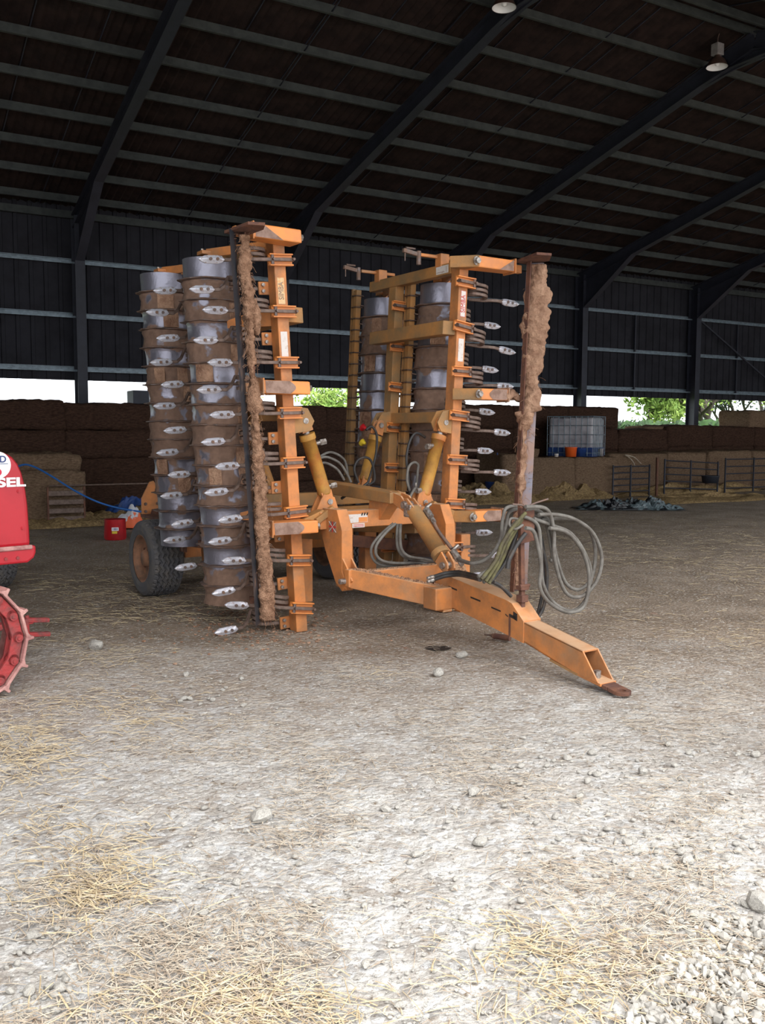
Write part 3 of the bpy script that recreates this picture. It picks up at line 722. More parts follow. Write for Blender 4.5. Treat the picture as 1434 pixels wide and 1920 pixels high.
# ---- stickers on the wing beams
def beam_sticker(s, z0, z1, m, body, ink, frame_):
    w = .058; c = Wp(s, .004, 2.6785, (z0 + z1) / 2); h = z1 - z0; ln = (Wp(s, 0, 0, 1) - Wp(s, 0, 0, 0)).normalized()
    x = Vector((1, 0, 0)); x = (x - ln * x.dot(ln)).normalized()
    st = MB().box(c, (w, .002, h), ax=(x, Vector((0, 1, 0)), ln)).build('sticker', m, PR)
    if frame_:
        mb = MB()
        for q in (-1, 1): mb.box(c + x * (q * (w / 2 - .002)) + Vector((0, -.0015, 0)), (.003, .001, h), ax=(x, Vector((0, 1, 0)), ln)); mb.box(c + ln * (q * (h / 2 - .002)) + Vector((0, -.0015, 0)), (w, .001, .003), ax=(x, Vector((0, 1, 0)), ln))
        mb.build('sticker_border', M['redink'], st)
    if body:
        text_mesh('lettering', body, .062, ink, st, cols(ln, -x, (0, -1, 0), c + Vector((0, -.002, 0))) @ Matrix.Scale(h * .9 / (.04 * len(body)) * .9, 4, (1, 0, 0)))
beam_sticker(1, 2.63, 2.86, M['white'], 'SIMBA', M['redink'], True)
beam_sticker(1, 2.24, 2.44, M['white'], None, None, False)
beam_sticker(-1, 2.60, 2.80, M['yellowed'], 'SIMBA', M['worn'], False)
beam_sticker(-1, 2.19, 2.39, M['white'], None, None, False)
mb = MB(); c = Wp(1, -.0605, 2.92, 3.07); mb.box(c + Vector((-.001, 0, 0)), (.002, .18, .07)); st = mb.build('sticker', M['white'], PR)
mb = MB(); mb.box(c + Vector((-.0025, -.06, 0)), (.001, .004, .05)); mb.box(c + Vector((-.0025, .02, -.02)), (.001, .11, .004)); mb.build('sticker_border', M['worn'], st)

# ---- transport locks on the right wing top
for ly in (2.98, 3.98):
    c = Wp(1, -.02, ly, 3.16); mb = MB(); mb.box(c + Vector((0, 0, .0)), (.1, .09, .12)); mb.box(c + Vector((-.02, .02, .035)), (.46 if ly < 3 else .4, .03, .03)); lk = mb.build('fold_lock', M['orange'], PR, .008)
    mb = MB(); q = c + Vector((-.27, .02, .035)); mb.bar(q, q + Vector((-.15, 0, .02)), .03, .035); mb.tube([q + Vector((.02, 0, .03)), q + Vector((.02, 0, -.09))], .022, 8); mb.tube([q + Vector((-.13, 0, .03)), q + Vector((-.13, 0, -.07))], .006, 6); mb.tube([q + Vector((-.02, 0, .045)), q + Vector((-.12, 0, .045))], .01, 6); mb.build('latch', M['steel'], lk, .002)

# ---- centre section: cross beam, hanging hinge legs, spine beam
MB().box((0, 2.66, .90), (1.24, .12, .14)).build('cross_beam', M['orange'], PR, .006)
def hinge_leg(s):
    # side profile in (y,z), box section between two side plates
    prof = [(2.66, 1.0), (2.44, 1.0), (2.36, .84), (2.36, .52), (2.30, .42), (2.36, .36), (2.46, .42), (2.62, .66), (2.70, .84)]
    x = s * .515; o = MB().prism([(x, a, b) for a, b in prof], (1, 0, 0), .10).build('hinge_leg', M['orange_dusty'] if 0 else M['orange'], PR, .004)
    mb = MB()
    for q in (-.04, .04): mb.prism([(x + q, 2.36, .62), (x + q, 2.30, .56), (x + q, 2.22, .46), (x + q, 2.30, .38), (x + q, 2.38, .42)], (1, 0, 0), .014)
    mb.build('hinge_ear', M['orange'], o)
    mb = MB(); mb.cyl((x - .11, 2.30, .45), (x + .11, 2.30, .45), .022); mb.build('pin', M['zinc'], o)
    # outer cylinder lug plate with pin
    mb = MB()
    for q in (2.70, 2.78): mb.prism([(s * .62, q, .94), (s * .38, q, .94), (s * .43, q, 1.08), (s * .52, q, 1.12), (s * .56, q, 1.06)], (0, 1, 0), .014)
    mb.build('cylinder_lug', M['orange'], o)
    # gusset from the leg out to the wing hinge
    mb = MB(); mb.bar((s * .56, 2.66, .93), (s * .74, 2.66, .86), .1, .13); mb.bar((s * .5, 2.6, 1.0), (s * .66, 2.6, .9), .05, .05); mb.build('hinge_arm', M['orange_dusty'], o, .004)
    return o
hl = hinge_leg(-1); hinge_leg(1)
# worn union flag transfer on the left leg
xx = -.5665; mb = MB(); mb.box((xx, 2.50, .86), (.002, .11, .085)); fl = mb.build('flag_sticker', M['worn'], hl)
mb = MB(); mb.box((xx - .0015, 2.50, .86), (.001, .11, .014)); mb.box((xx - .0015, 2.50, .86), (.001, .016, .085)); mb.build('flag_cross', M['redink'], fl)
mb = MB()
for a, b in (((2.447, .82), (2.553, .90)), ((2.447, .90), (2.553, .82))): mb.bar((xx - .001, a[0], a[1]), (xx - .001, b[0], b[1]), .004, .003)
mb.build('flag_stripe', M['white'], fl)
# makers' label and warning label on the cross beam
c = Vector((-.27, 2.598, .905)); mb = MB(); mb.box(c, (.20, .002, .07)); lb = mb.build('label_plate', M['white'], PR)
mb = MB(); mb.box(c + Vector((.055, -.0015, -.012)), (.085, .001, .04)); mb.box(c + Vector((-.105, -.0005, .0)), (.02, .002, .07)); mb.build('label_panel', M['orange_bright'], lb)
mb = MB()
for q in range(3): mb.prism([c + Vector((.035 + .025 * q, -.003, .022)), c + Vector((.047 + .025 * q, -.003, .022)), c + Vector((.055 + .025 * q, -.003, .045)), c + Vector((.043 + .025 * q, -.003, .045))], (0, 1, 0), .002)
mb.build('label_slash', M['dark'], lb)
c = Vector((-.26, 2.598, .846)); lb = MB().box(c, (.12, .002, .034)).build('label_plate', M['white'], PR)
mb = MB(); mb.box(c + Vector((0, -.0015, .007)), (.1, .001, .005)); mb.box(c + Vector((0, -.0015, -.006)), (.1, .001, .005)); mb.build('label_line', M['redink'], lb)
# spine beam above
MB().hull8([(-.08, 2.40, 1.03), (.08, 2.40, 1.03), (.08, 3.6, 1.06), (-.08, 3.6, 1.06)], [(-.08, 2.40, 1.12), (.08, 2.40, 1.12), (.08, 3.6, 1.17), (-.08, 3.6, 1.17)]).build('spine_beam', M['orange_dusty'], PR, .006)
mb = MB()
mb.hull8([(-.055, 2.62, .86), (.055, 2.62, .86), (.055, 2.78, .86), (-.055, 2.78, .86)], [(-.06, 2.44, 1.04), (.06, 2.44, 1.04), (.06, 2.74, 1.04), (-.06, 2.74, 1.04)]); mb.build('spine_bracket', M['orange'], PR, .004)
mb = MB()
for q in (-.04, .04): mb.prism([(q, 2.46, 1.13), (q, 2.30, 1.10), (q, 2.20, 1.02), (q, 2.22, .96), (q, 2.40, 1.03)], (1, 0, 0), .016)
mb.build('top_clevis', M['orange'], PR, .002)
# chassis behind: two rails, axle, lower cross members
mb = MB()
for s in (-1, 1): MB().bar((s * .45, 2.72, .80), (s * .45, 5.1, .62), .1, .14).build('chassis_rail', M['orange_dusty'], PR, .005)
for y, z, hw in ((3.6, .86, .5), (4.6, .66, .5), (3.62, 1.0, .62)): MB().box((0, y, z), (hw * 2, .12, .12)).build('chassis_cross_member', M['orange_dusty'], PR, .005)
MB().box((0, 4.95, .42), (1.7, .12, .12)).build('axle_beam', M['orange'], PR, .005)
for s in (-1, 1): MB().bar((s * .45, 4.9, .46), (s * .45, 4.75, .66), .1, .1).build('axle_stay', M['orange_dusty'], PR, .005)
# lower ends of wing members standing below the hinge
mb = MB(); mb.box((.915, 2.70, .34), (.105, .12, .72)); mb.build('beam_foot', M['orange'], PR, .006)
for x, y in ((.52, 3.66), (.26, 3.66), (-.45, 3.2)):
    MB().box((x, y, .47), (.13, .12, .66)).build('beam_foot', M['orange'], PR, .005)
MB().bar((.1, 3.5, .62), (.95, 3.5, .5), .05, .11).build('lower_link', M['rust'], PR, .004)
# rear left bracket plate
mb = MB(); P = [(-1.04, 5.6, .73), (-.83, 5.6, .72), (-.80, 5.6, .95), (-.85, 5.6, 1.0), (-.905, 5.6, 1.10), (-.95, 5.6, 1.09), (-1.04, 5.6, .92)]
rb = mb.prism(P, (0, 1, 0), .02).build('rear_bracket', M['orange'], PR, .003)
for x, z in ((-1.0, .78), (-1.0, .86), (-.87, .86), (-.87, .77)): mb = MB(); bolt(mb, (x, 5.589, z), FL, .012); mb.build('bolt', M['steel'], rb)
mb = MB(); mb.box((-.93, 5.35, .74), (.24, .5, .03)); mb.bar((-.75, 5.1, .6), (-.93, 5.55, .78), .06, .06); mb.build('bracket_arm', M['rust'], rb)

# ---- hydraulic cylinders
def hyd(a, b, r, name='hydraulic_cylinder', port=None, f=.80, m='ochre', flip=False):
    """a = barrel foot (eye), b = rod eye"""
    a = Vector(a); b = Vector(b); d = (b - a).normalized(); mb = MB()
    p0 = a + d * .06; p1 = a + (b - a) * f
    mb.tube([p0, p0 + d * .015, p0 + d * .02, p1 - d * .05, p1 - d * .05, p1 - d * .045, p1], [r * .8, r, r, r, r * 1.15, r * 1.18, r * 1.18], 22)
    o = mb.build(name, M[m], PR)
    MB().cyl(p1, b - d * .05, r * .5).build('piston_rod', M['zinc'], o)
    side = d.cross(Vector((0, 1, 0))).normalized()
    for e, c in ((a, 1), (b, -1)):
        mb = MB(); w = Vector((0, 1, 0)) if abs(d.y) < .5 else Vector((1, 0, 0)); t = d.cross(w).normalized()
        for q in (-.032, .032):
            P = [e + w * q + t * (r * .9) + d * (.09 * c), e + w * q - t * (r * .9) + d * (.09 * c), e + w * q - t * (r * .75) - d * (.02 * c), e + w * q - t * (r * .3) - d * (.05 * c), e + w * q + t * (r * .3) - d * (.05 * c), e + w * q + t * (r * .75) - d * (.02 * c)]
            mb.prism(P, w, .016)
        mb.build('clevis', M['orange'], o, .002)
        MB().cyl(e - w * .058, e + w * .058, r * .42).build('pin', M['zinc'], o)
    if port is not None:
        mb = MB(); q = p1 - d * .09; mb.tube([q, q + Vector(port) * .1], .018, 8); mb.tube([q + Vector(port) * .09, q + Vector(port) * .14], .026, 6, smooth=False); mb.build('port_fitting', M['zinc'], o)
        mb = MB(); q = p0 + d * .06; mb.tube([q, q + Vector(port) * .09], .016, 8); mb.tube([q + Vector(port) * .07, q + Vector(port) * .12], .024, 6, smooth=False); mb.build('port_fitting', M['zinc'], o)
    return o
hyd((-.475, 2.74, 1.045), (-.70, 2.74, 1.70), .056, port=(.95, -.2, .2), f=.84)
hyd((.495, 2.74, 1.0), (.715, 2.74, 1.70), .056, port=(-.95, -.2, -.1), f=.84)
hyd((-.475, 3.72, 1.045), (-.72, 3.72, 1.70), .056, f=.84, m='orange_dusty')
hyd((.445, 3.62, 1.1), (.62, 3.62, 1.68), .056, f=.82, m='ochre')
for s in (-1, 1):
    for y in (2.74, 3.70):
        mb = MB()
        for q in (-.045, .045): mb.prism([Wp(s, -.04, y + q, 1.82), Wp(s, -.04, y + q, 1.60), (s * .66, y + q, 1.62), (s * .62, y + q, 1.70), (s * .68, y + q, 1.80)], (0, 1, 0), .014)
        mb.build('cylinder_lug', M['orange_dusty'], PR, .002)
cc = hyd((0, 2.24, 1.035), (0, 1.74, .60), .062, f=.86, m='orange_dusty')
mb = MB(); mb.box((0, 2.20, .985), (.12, .09, .1)); mb.cyl((-.07, 2.24, 1.03), (.07, 2.24, 1.03), .03); mb.build('gland', M['zinc'], cc, .01)
# valve blocks and short pipes along the centre cylinder
mb = MB(); dd = Vector((0, -.5, -.435)).normalized()
a = Vector((.075, 2.12, 1.0)); b = Vector((.085, 1.78, .70))
for p in (a, b):
    mb = MB(); mb.tube([p, p + dd * .09], .028, 8, smooth=False); mb.tube([p + dd * .11, p + dd * .15], .02, 6, smooth=False); mb.tube([p + Vector((0, 0, .01)), p + Vector((.05, 0, .04))], .014, 6); mb.build('valve_block', M['zinc'], cc)
MB().tube(spline([a + dd * .12, a + dd * .25 + Vector((0, .02, .0)), b - dd * .02], 8), .014, 8).build('steel_pipe', M['steel'], cc)

# ---- drawbar: A-frame and hitch box
def quadbar(p, q, w0, w1, h0, h1): pass
af = MB()
for s in (-1, 1):
    a = [(s * .565, 2.26, .40), (s * .455, 2.26, .40), (s * .10, 1.72, .30), (s * .14, 1.60, .295)]
    if s > 0: a = [a[1], a[0], a[3], a[2]]
    b = [(p[0], p[1], p[2] + (.15 if i_ < 2 else .16)) for i_, p in enumerate(a)]
    MB().hull8(a, b).build('a_frame_arm', M['orange'], PR, .006)
    mb = MB(); x = s * .515; mb.box((x, 2.275, .475), (.12, .07, .14)); mb.build('hinge_boss', M['orange'], PR, .01)
MB().box((0, 2.18, .47), (.94, .09, .14)).build('a_frame_cross_member', M['orange'], PR, .006)
MB().box((-.13, 1.66, .375), (.2, .16, .165)).build('a_frame_block', M['orange'], PR, .01)
def sec(y, z0, z1, w=.08): return [(-w, y, z0), (w, y, z0), (w, y, z1), (-w, y, z1)]
# rear deep part
mb = MB(); S = [sec(1.78, .33, .50), sec(1.62, .315, .535), sec(.98, .215, .455), sec(.92, .205, .44), sec(.80, .185, .335)]
mb.add(S[0], [(0, 1, 2, 3)]); 
for k in range(4): n0 = len(mb.v); mb.add(S[k] + S[k + 1], [(0, 4, 5, 1), (1, 5, 6, 2), (2, 6, 7, 3), (3, 7, 4, 0)])
mb.add(S[4], [(3, 2, 1, 0)])
db = mb.build('drawbar_beam', M['orange'], PR)
# front open tube: four walls, cut back at an angle
t = .012; mb = MB(); w = .072
y1 = .82; zt1, zb1 = .330, .195
ft, fb = .262, .118; ztf, zbf = .236, .05
for s in (-1, 1):
    P = [(s * (w - t / 2), y1, zb1), (s * (w - t / 2), y1, zt1), (s * (w - t / 2), ft, ztf), (s * (w - t / 2), fb, zbf), (s * (w - t / 2), .35, .082)]
    mb.prism(P, (1, 0, 0), t)
mb.hull8([(-w, y1, zt1 - t), (w, y1, zt1 - t), (w, y1, zt1), (-w, y1, zt1)], [(-w, ft, ztf - t), (w, ft, ztf - t), (w, ft, ztf), (-w, ft, ztf)])
mb.hull8([(-w, y1, zb1), (w, y1, zb1), (w, y1, zb1 + t), (-w, y1, zb1 + t)], [(-w, .35, .082), (w, .35, .082), (w, .35, .082 + t), (-w, .35, .082 + t)])
mb.hull8([(-w, .35, .075), (w, .35, .075), (w, .35, .09), (-w, .35, .09)], [(-w, fb - .01, .042), (w, fb - .01, .042), (w, fb - .01, .06), (-w, fb - .01, .06)])
ht = mb.build('drawbar_tube', M['orange'], PR, .002)
mb = MB(); mb.prism([(-w - .002, .30, .075), (w + .002, .30, .075), (w + .002, .55, .12), (-w - .002, .55, .12)], (0, -.17, 1), .014); mb.build('wear_plate', M['orange_dusty'], ht)
# hitch tongue with eye
mb = MB(); n = 16; r0, r1 = .058, .026; out = [(.058 * math.cos(a), -.0 + .058 * math.sin(a)) for a in [math.pi + math.pi * k / n for k in range(n + 1)]]
out = [(-.058, .33)] + out + [(.058, .33)]
inn = [(r1 * math.cos(2 * math.pi * k / 20), r1 * math.sin(2 * math.pi * k / 20)) for k in range(20)]
# plate as bmesh with hole: build strip outer ring -> rectangular body
m_ = 40; O = []; I = []
for k in range(m_):
    a = 2 * math.pi * k / m_; I.append((r1 * math.cos(a), r1 * math.sin(a))); c_, s_ = math.cos(a), math.sin(a)
    if s_ <= 0: O.append((.058 * c_, .058 * s_))
    else:
        q = min(.058 / abs(c_) if abs(c_) > 1e-6 else 9, .07 / s_ if s_ > 1e-6 else 9); O.append((q * c_, q * s_))
def zt(y): return .012 + .06 * max(0, min(1, y / .35))
V = [(x, y, zt(y) + d) for d in (0, .024) for (x, y) in O + I]
F = []
for k in range(m_):
    j = (k + 1) % m_; F += [(k, j, m_ + j, m_ + k)[::-1], (2 * m_ + k, 2 * m_ + j, 3 * m_ + j, 3 * m_ + k), (k, j, 2 * m_ + j, 2 * m_ + k), (m_ + k, m_ + j, 3 * m_ + j, 3 * m_ + k)[::-1]]
mb.add(V, F); mb.hull8([(-.058, .069, zt(.069)), (.058, .069, zt(.069)), (.058, .069, zt(.069) + .024), (-.058, .069, zt(.069) + .024)], [(-.058, .33, zt(.33)), (.058, .33, zt(.33)), (.058, .33, zt(.33) + .024), (-.058, .33, zt(.33) + .024)])
te = mb.build('hitch_eye', M['rust'], PR, .003)
mb = MB(); mb.tube([(0, .2, .06), (0, .2, .115)], .024, 6, smooth=False); mb.tube([(.03, .24, .06), (-.01, .3, .11)], .012, 8); mb.build('hitch_bolt', M['zinc'], te)
# faded black lettering traces on the drawbar side
mb = MB()
for a, b, h in ((1.62, 1.52, .012), (1.36, 1.25, .012), (1.13, 1.03, .010), (.98, .955, .008), (.94, .87, .022), (.90, .86, .05)):
    z = .205 + (a - .92) * .16 + .135
    mb.prism([(-.081, a, z), (-.081, b, z - .012), (-.081, b, z - .012 + h), (-.081, a, z + h)], (1, 0, 0), .002)
mb.build('faded_marking', M['dark'], db)
MB().prism([(-.0815, .945, .21), (-.0815, .925, .21), (-.0815, .925, .34), (-.0815, .945, .36)], (1, 0, 0), .001).build('weld_scar', M['rust'], db)
# loose mud crumbs on top of the A-frame
rg = random.Random(12); mb = MB()
for _ in range(420):
    t_ = rg.random(); s = rg.choice((-1, -1, 1)); q = Vector((s * .51, 2.25, .55)).lerp(Vector((s * .12, 1.68, .465)), t_) if rg.random() < .7 else Vector((rg.uniform(-.45, .45), 2.18, .54))
    q += Vector((rg.uniform(-.03, .03), rg.uniform(-.03, .03), 0)); r = rg.uniform(.003, .011)
    mb.box(q, (r, r * 1.3, r), rg.uniform(0, 3))
tag(mb.build('mud_crumbs', M['mud'], PR), kind='stuff')

# ---- hose stand on the drawbar
st = MB().bar((0, .90, .40), (0, .93, 1.12), .035, .03).build('hose_stand', M['rust'], PR, .003)
mb = MB(); mb.box((0, .90, .47), (.06, .06, .05)); mb.box((0, .90, .545), (.075, .06, .03)); mb.cyl((-.045, .88, .56), (.045, .88, .56), .012); mb.build('stand_clamp', M['rust'], st, .004)
mb = MB(); mb.prism([(-.035, .90, .85), (.075, .88, .87), (.07, .88, 1.08), (-.04, .90, 1.10)], (0, 1, 0), .03); mb.build('rack_plate', M['rust'], st, .004)
mb = MB(); mb.tube(spline([(-.14, .86, 1.13), (-.06, .85, 1.12), (0, .88, 1.09), (.06, .88, 1.12), (.17, .84, 1.155)], 6), .007, 6); mb.build('rack_hook', M['steel'], st)

# ---- hoses (control points are read in the plane given last)
def hose(pts, y, r=.014, m='hose', name='hydraulic_hose', dy=0, jit=0):
    P = []
    for i, p in enumerate(pts):
        yy = y + (p[2] if len(p) > 2 else 0); P.append(MACH.ty(p[0], p[1], yy))
    return MB().tube(spline(P, 8), r, 9).build(name, M[m], PR)
# big loops hanging off the rack to the right
HY = .88
hose([(985, 955), (1010, 958), (1032, 985), (1042, 1040), (1060, 1092), (1085, 1105), (1108, 1085), (1116, 1040), (1108, 1000), (1085, 978), (1050, 972), (1015, 975)], HY, .0135)
hose([(985, 950), (1025, 955), (1038, 995), (1040, 1050), (1060, 1110), (1090, 1118), (1118, 1090), (1128, 1045), (1112, 1000), (1080, 975), (1045, 965), (1010, 965)], HY - .05, .0135)
hose([(980, 968), (1008, 985), (1014, 1040), (1018, 1095), (1040, 1132), (1075, 1145), (1100, 1120), (1108, 1075), (1095, 1035), (1070, 1000), (1035, 985), (1000, 972)], HY - .02, .0135)
hose([(985, 990), (1002, 1000), (1014, 1060), (1012, 1100), (1030, 1130), (1065, 1148), (1095, 1135), (1104, 1080), (1090, 1030), (1062, 998), (1030, 990)], HY - .07, .0135)
hose([(990, 962), (1020, 975), (1030, 1010), (1036, 1048), (1030, 1050)], HY + .03, .013)
hose([(980, 980), (1008, 1010), (1024, 1060), (1024, 1110), (1018, 1140), (1008, 1158)], HY + .04, .013, 'hoseblack')
hose([(985, 970), (1012, 1002), (1020, 1050), (1018, 1100), (1012, 1135), (1006, 1155)], HY + .08, .012, 'hoseblack')
# bundle from the rack down to the drawbar
for k, (x0, x1, y1, m) in enumerate(((960, 902, 1086, 'hosegreen'), (964, 910, 1090, 'hosegreen'), (968, 916, 1094, 'hosegreen'), (958, 896, 1082, 'hose'), (972, 920, 1092, 'hoseblack'), (966, 906, 1092, 'hose'), (970, 912, 1086, 'hosegreen'))):
    hose([(985, 962, .02), (x0 + 4, 985), (x0 - 18 + 2 * k, 1018), (x0 - 32 + 2 * k, 1052), (x1, y1, .0)], HY + .03 * (k - 3) + .02, .013, m)
hose([(978, 948), (950, 952), (942, 975), (938, 1010), (925, 1035), (905, 1052), (882, 1056), (860, 1050, .3)], HY + .25, .013)
hose([(980, 952), (955, 960), (948, 985), (936, 1020), (915, 1044), (888, 1056), (858, 1048, .3)], HY + .3, .013)
hose([(985, 1000), (970, 1020), (955, 1048), (951, 1066)], HY - .05, .015, 'hoseblack')
hose([(925, 1092), (940, 1100), (958, 1118)], HY - .02, .013, 'hoseblack')
hose([(976, 975), (958, 972), (955, 985), (966, 992), (980, 984)], HY - .06, .009)
# pair of hoses with couplings lying over the drawbar root
for q in (0, 5):
    h_ = hose([(812, 1082 + q, .0), (835, 1075 + q), (860, 1073 + q, -.1), (885, 1078 + q, -.3), (900, 1082 + q, -.5)], 1.55, .015, 'hoseblack')
    c0 = MACH.ty(812, 1082 + q, 1.55); c1 = MACH.ty(801, 1084 + q * 1.4, 1.55)
    MB().tube([c0, c0.lerp(c1, .5), c0.lerp(c1, .5), c1], [.018, .018, .012, .012], 8).build('coupling', M['zinc'], h_)
# loops under the cross beam
for pts, yy in (([(742, 982), (722, 1000), (706, 1022), (705, 1040), (718, 1052), (745, 1056), (785, 1055), (805, 1062), (815, 1072)], 2.3),
                ([(737, 982), (714, 1002), (697, 1025), (698, 1045), (712, 1058), (745, 1062), (780, 1062), (798, 1072)], 2.34),
                ([(746, 982), (744, 1005), (746, 1028), (758, 1044), (785, 1050), (810, 1054), (828, 1060, -.2)], 2.28),
                ([(751, 982), (750, 1008), (753, 1030), (766, 1043), (792, 1048), (826, 1056, -.2)], 2.24)):
    hose(pts, yy, .0125)
# hoses of the rear cylinders and over the chassis
for pts, yy, m in (([(672, 905), (664, 880), (672, 862), (688, 858), (698, 870), (702, 900), (688, 910)], 3.4, 'hoseblack'), ([(686, 806), (697, 800), (706, 815), (705, 850), (696, 885), (690, 905)], 3.45, 'hoseblack'),
                   ([(797, 820), (780, 812), (768, 828), (762, 860), (766, 895), (768, 925)], 2.9, 'hoseblack'), ([(781, 912), (783, 885), (784, 872), (776, 867), (766, 876), (763, 900), (768, 920)], 2.85, 'hose'),
                   ([(592, 862), (612, 857), (636, 868), (650, 888), (658, 904)], 3.3, 'hose'), ([(592, 872), (610, 868), (632, 880), (645, 900)], 3.3, 'hose'), ([(596, 858), (620, 848), (645, 862), (652, 890)], 3.6, 'hose'),
                   ([(640, 935), (655, 925), (676, 915), (690, 905)], 3.2, 'hoseblack'), ([(765, 940), (772, 925), (778, 915)], 2.6, 'hose')):
    hose(pts, yy, .012, m)
c = MACH.ty(780, 905, 2.85); MB().tube([c, c + Vector((.0, 0, -.06)), c + Vector((0, 0, -.06)), c + Vector((0, 0, -.09))], [.014, .014, .026, .026], 8).build('coupling', M['zinc'], PR)
# coloured dust caps
for px, py, m in ((678, 804, 'plastic_red'), (677, 832, 'yellowcap'), (533, 905, 'plastic_blue')):
    if m == 'yellowcap': M[m] = mat('yellow_plastic', srgb(220, 190, 50), rough=.5)
    p = MACH.ty(px, py, 3.75 if px > 600 else 3.3); MB().tube([p, p + Vector((.0, -.03, .02)), p + Vector((.01, -.06, 0))], [.028, .03, .012], 8).build('dust_cap', M[m], PR)

# ---- transport wheels
def wheel():
    A = 180; Rr = .378; W = .16; prof = [(-.175, .235), (-.185, .28), (-.182, .33), (-.165, .358)]
    vs = []; NW = 34
    xs = [-.155 + .31 * i / (NW - 1) for i in range(NW)]
    prof2 = [(x, None) for x in xs]; right = [(.165, .358), (.182, .33), (.185, .28), (.175, .235)]
    full = prof + prof2 + right; m = len(full)
    grooves = (-.105, -.053, 0, .053, .105)
    for k in range(A):
        a = 2 * math.pi * k / A; tri = abs(((k / 3) % 2) - 1) * 2 - 1
        for (x, r) in full:
            if r is None:
                r = Rr - .012 * (x / .155) ** 4
                if any(abs(x - g - tri * .012) < .0085 for g in grooves): r -= .020
                if abs(x) > .135 and (k % 4) == 0: r -= .010
            vs.append((x, r * math.cos(a), r * math.sin(a)))
    fs = [(k * m + i, k * m + i + 1, ((k + 1) % A) * m + i + 1, ((k + 1) % A) * m + i) for k in range(A) for i in range(m - 1)]
    return MB().add(vs, fs)
w0 = None
for x in (-1.13, .93):
    if w0 is None:
        ty = wheel().build('wheel', M['rubber'], PR)
        mb = MB(); rp = [(-.17, .237), (-.175, .225), (-.13, .215), (-.10, .20), (-.09, .12), (-.11, .09), (-.15, .07), (-.155, .0)]; A = 40
        for sgn in (1, -1):
            V = [(sgn * a, r * math.cos(2 * math.pi * k / A), r * math.sin(2 * math.pi * k / A)) for a, r in rp for k in range(A)]
            mb.add(V, [(i * A + k, i * A + (k + 1) % A, (i + 1) * A + (k + 1) % A, (i + 1) * A + k) for i in range(len(rp) - 1) for k in range(A)], True)
        rim = mb.build('rim', M['rim'], ty)
        mb = MB(); [mb.tube([(-.09, .1 * math.cos(q), .1 * math.sin(q)), (-.12, .1 * math.cos(q), .1 * math.sin(q))], .012, 6, smooth=False) for q in [2 * math.pi * k / 6 for k in range(6)]]; nuts = mb.build('wheel_nuts', M['rust'], ty)
        w0 = ty; ty.location = (x, 4.95, .378); ty.scale = (.88, 1, 1); rim.scale = nuts.scale = (1, 1, 1)
    else:
        q = dup(w0, PR); q.location = (x, 4.95, .378); dup(rim, q); dup(nuts, q)

# ------------------------------------------------------------------ red crawler tractor at the left edge (frame: x forward, y away)
CR = empty('crawler_tractor', CRAWL.o, CRAWL.yaw, 'bright red crawler tractor with steel track and white lettering, cut by the left edge', 'tractor')
HX = .25
# nose cowl: rounded upper front corner, seen from its side
prof = [(-1.5, .83), (.415, .83), (.412, .95), (.405, 1.12), (.392, 1.24), (.372, 1.33), (.345, 1.395), (.31, 1.44), (.26, 1.468), (.18, 1.482), (-1.5, 1.485)]
MB().prism([(a, .86, b) for a, b in prof], (0, 1, 0), .56).build('bonnet', M['red'], CR, .03, 3)
mb = MB(); mb.prism([(-1.5, .86, .84), (.44, .86, .84), (.44, .86, .79), (.425, .86, .755), (.38, .86, .725), (-1.5, .86, .725)], (0, 1, 0), .60); mb.build('front_frame', M['red'], CR, .015)
mb = MB(); mb.box((-.55, .555, .832), (1.92, .02, .03)); mb.build('trim_strip', M['pad'], CR, .008)
for x, z in ((.34, 1.21), (.36, .96)): mb = MB(); bolt(mb, (x, .578, z), FL, .009, .008); mb.build('bolt', M['red'], CR)
for x in (.23, .31): MB().tube([(x, .56, .765), (x, .552, .765)], .012, 8, smooth=False).build('bolt', M['reddust'], CR)
MB().tube([(.19, .86, 1.48), (.19, .86, 1.52)], .05, 14).build('radiator_cap', M['red'], CR)
lc = CRAWL.ty(-5, 872, .578); lx = lc.x
bd = MB().cyl((lx, .585, lc.z), (lx, .577, lc.z), .089, n=40).build('round_badge', M['lettering'], CR)
AX = lambda x, z: cols((1, 0, 0), (0, 0, 1), (0, -1, 0), (x, .575, z))
text_mesh('badge_lettering', 'BTD', .062, M['navy'], bd, AX(lx, lc.z + .036), bold=.0012)
mb = MB(); mb.box((lx, .575, lc.z + .008), (.14, .002, .004)); mb.build('badge_line', M['navy'], bd)
text_mesh('badge_number', '6', .11, M['crimson'], bd, AX(lx + .0, lc.z - .036), bold=.002)
tt = text_mesh('lettering', 'DIESEL', .082, M['lettering'], CR, AX(0, 0), bold=.003)
bb = [v.co.x for v in tt.data.vertices]; p = CRAWL.ty(48, 904, .578); sx = .39 / (max(bb) - min(bb))
tt.data.transform(Matrix.Diagonal((sx, 1, 1, 1))); bb = [v.co.x for v in tt.data.vertices]; tt.data.transform(Matrix.Translation((p.x - max(bb), 0, p.z)))
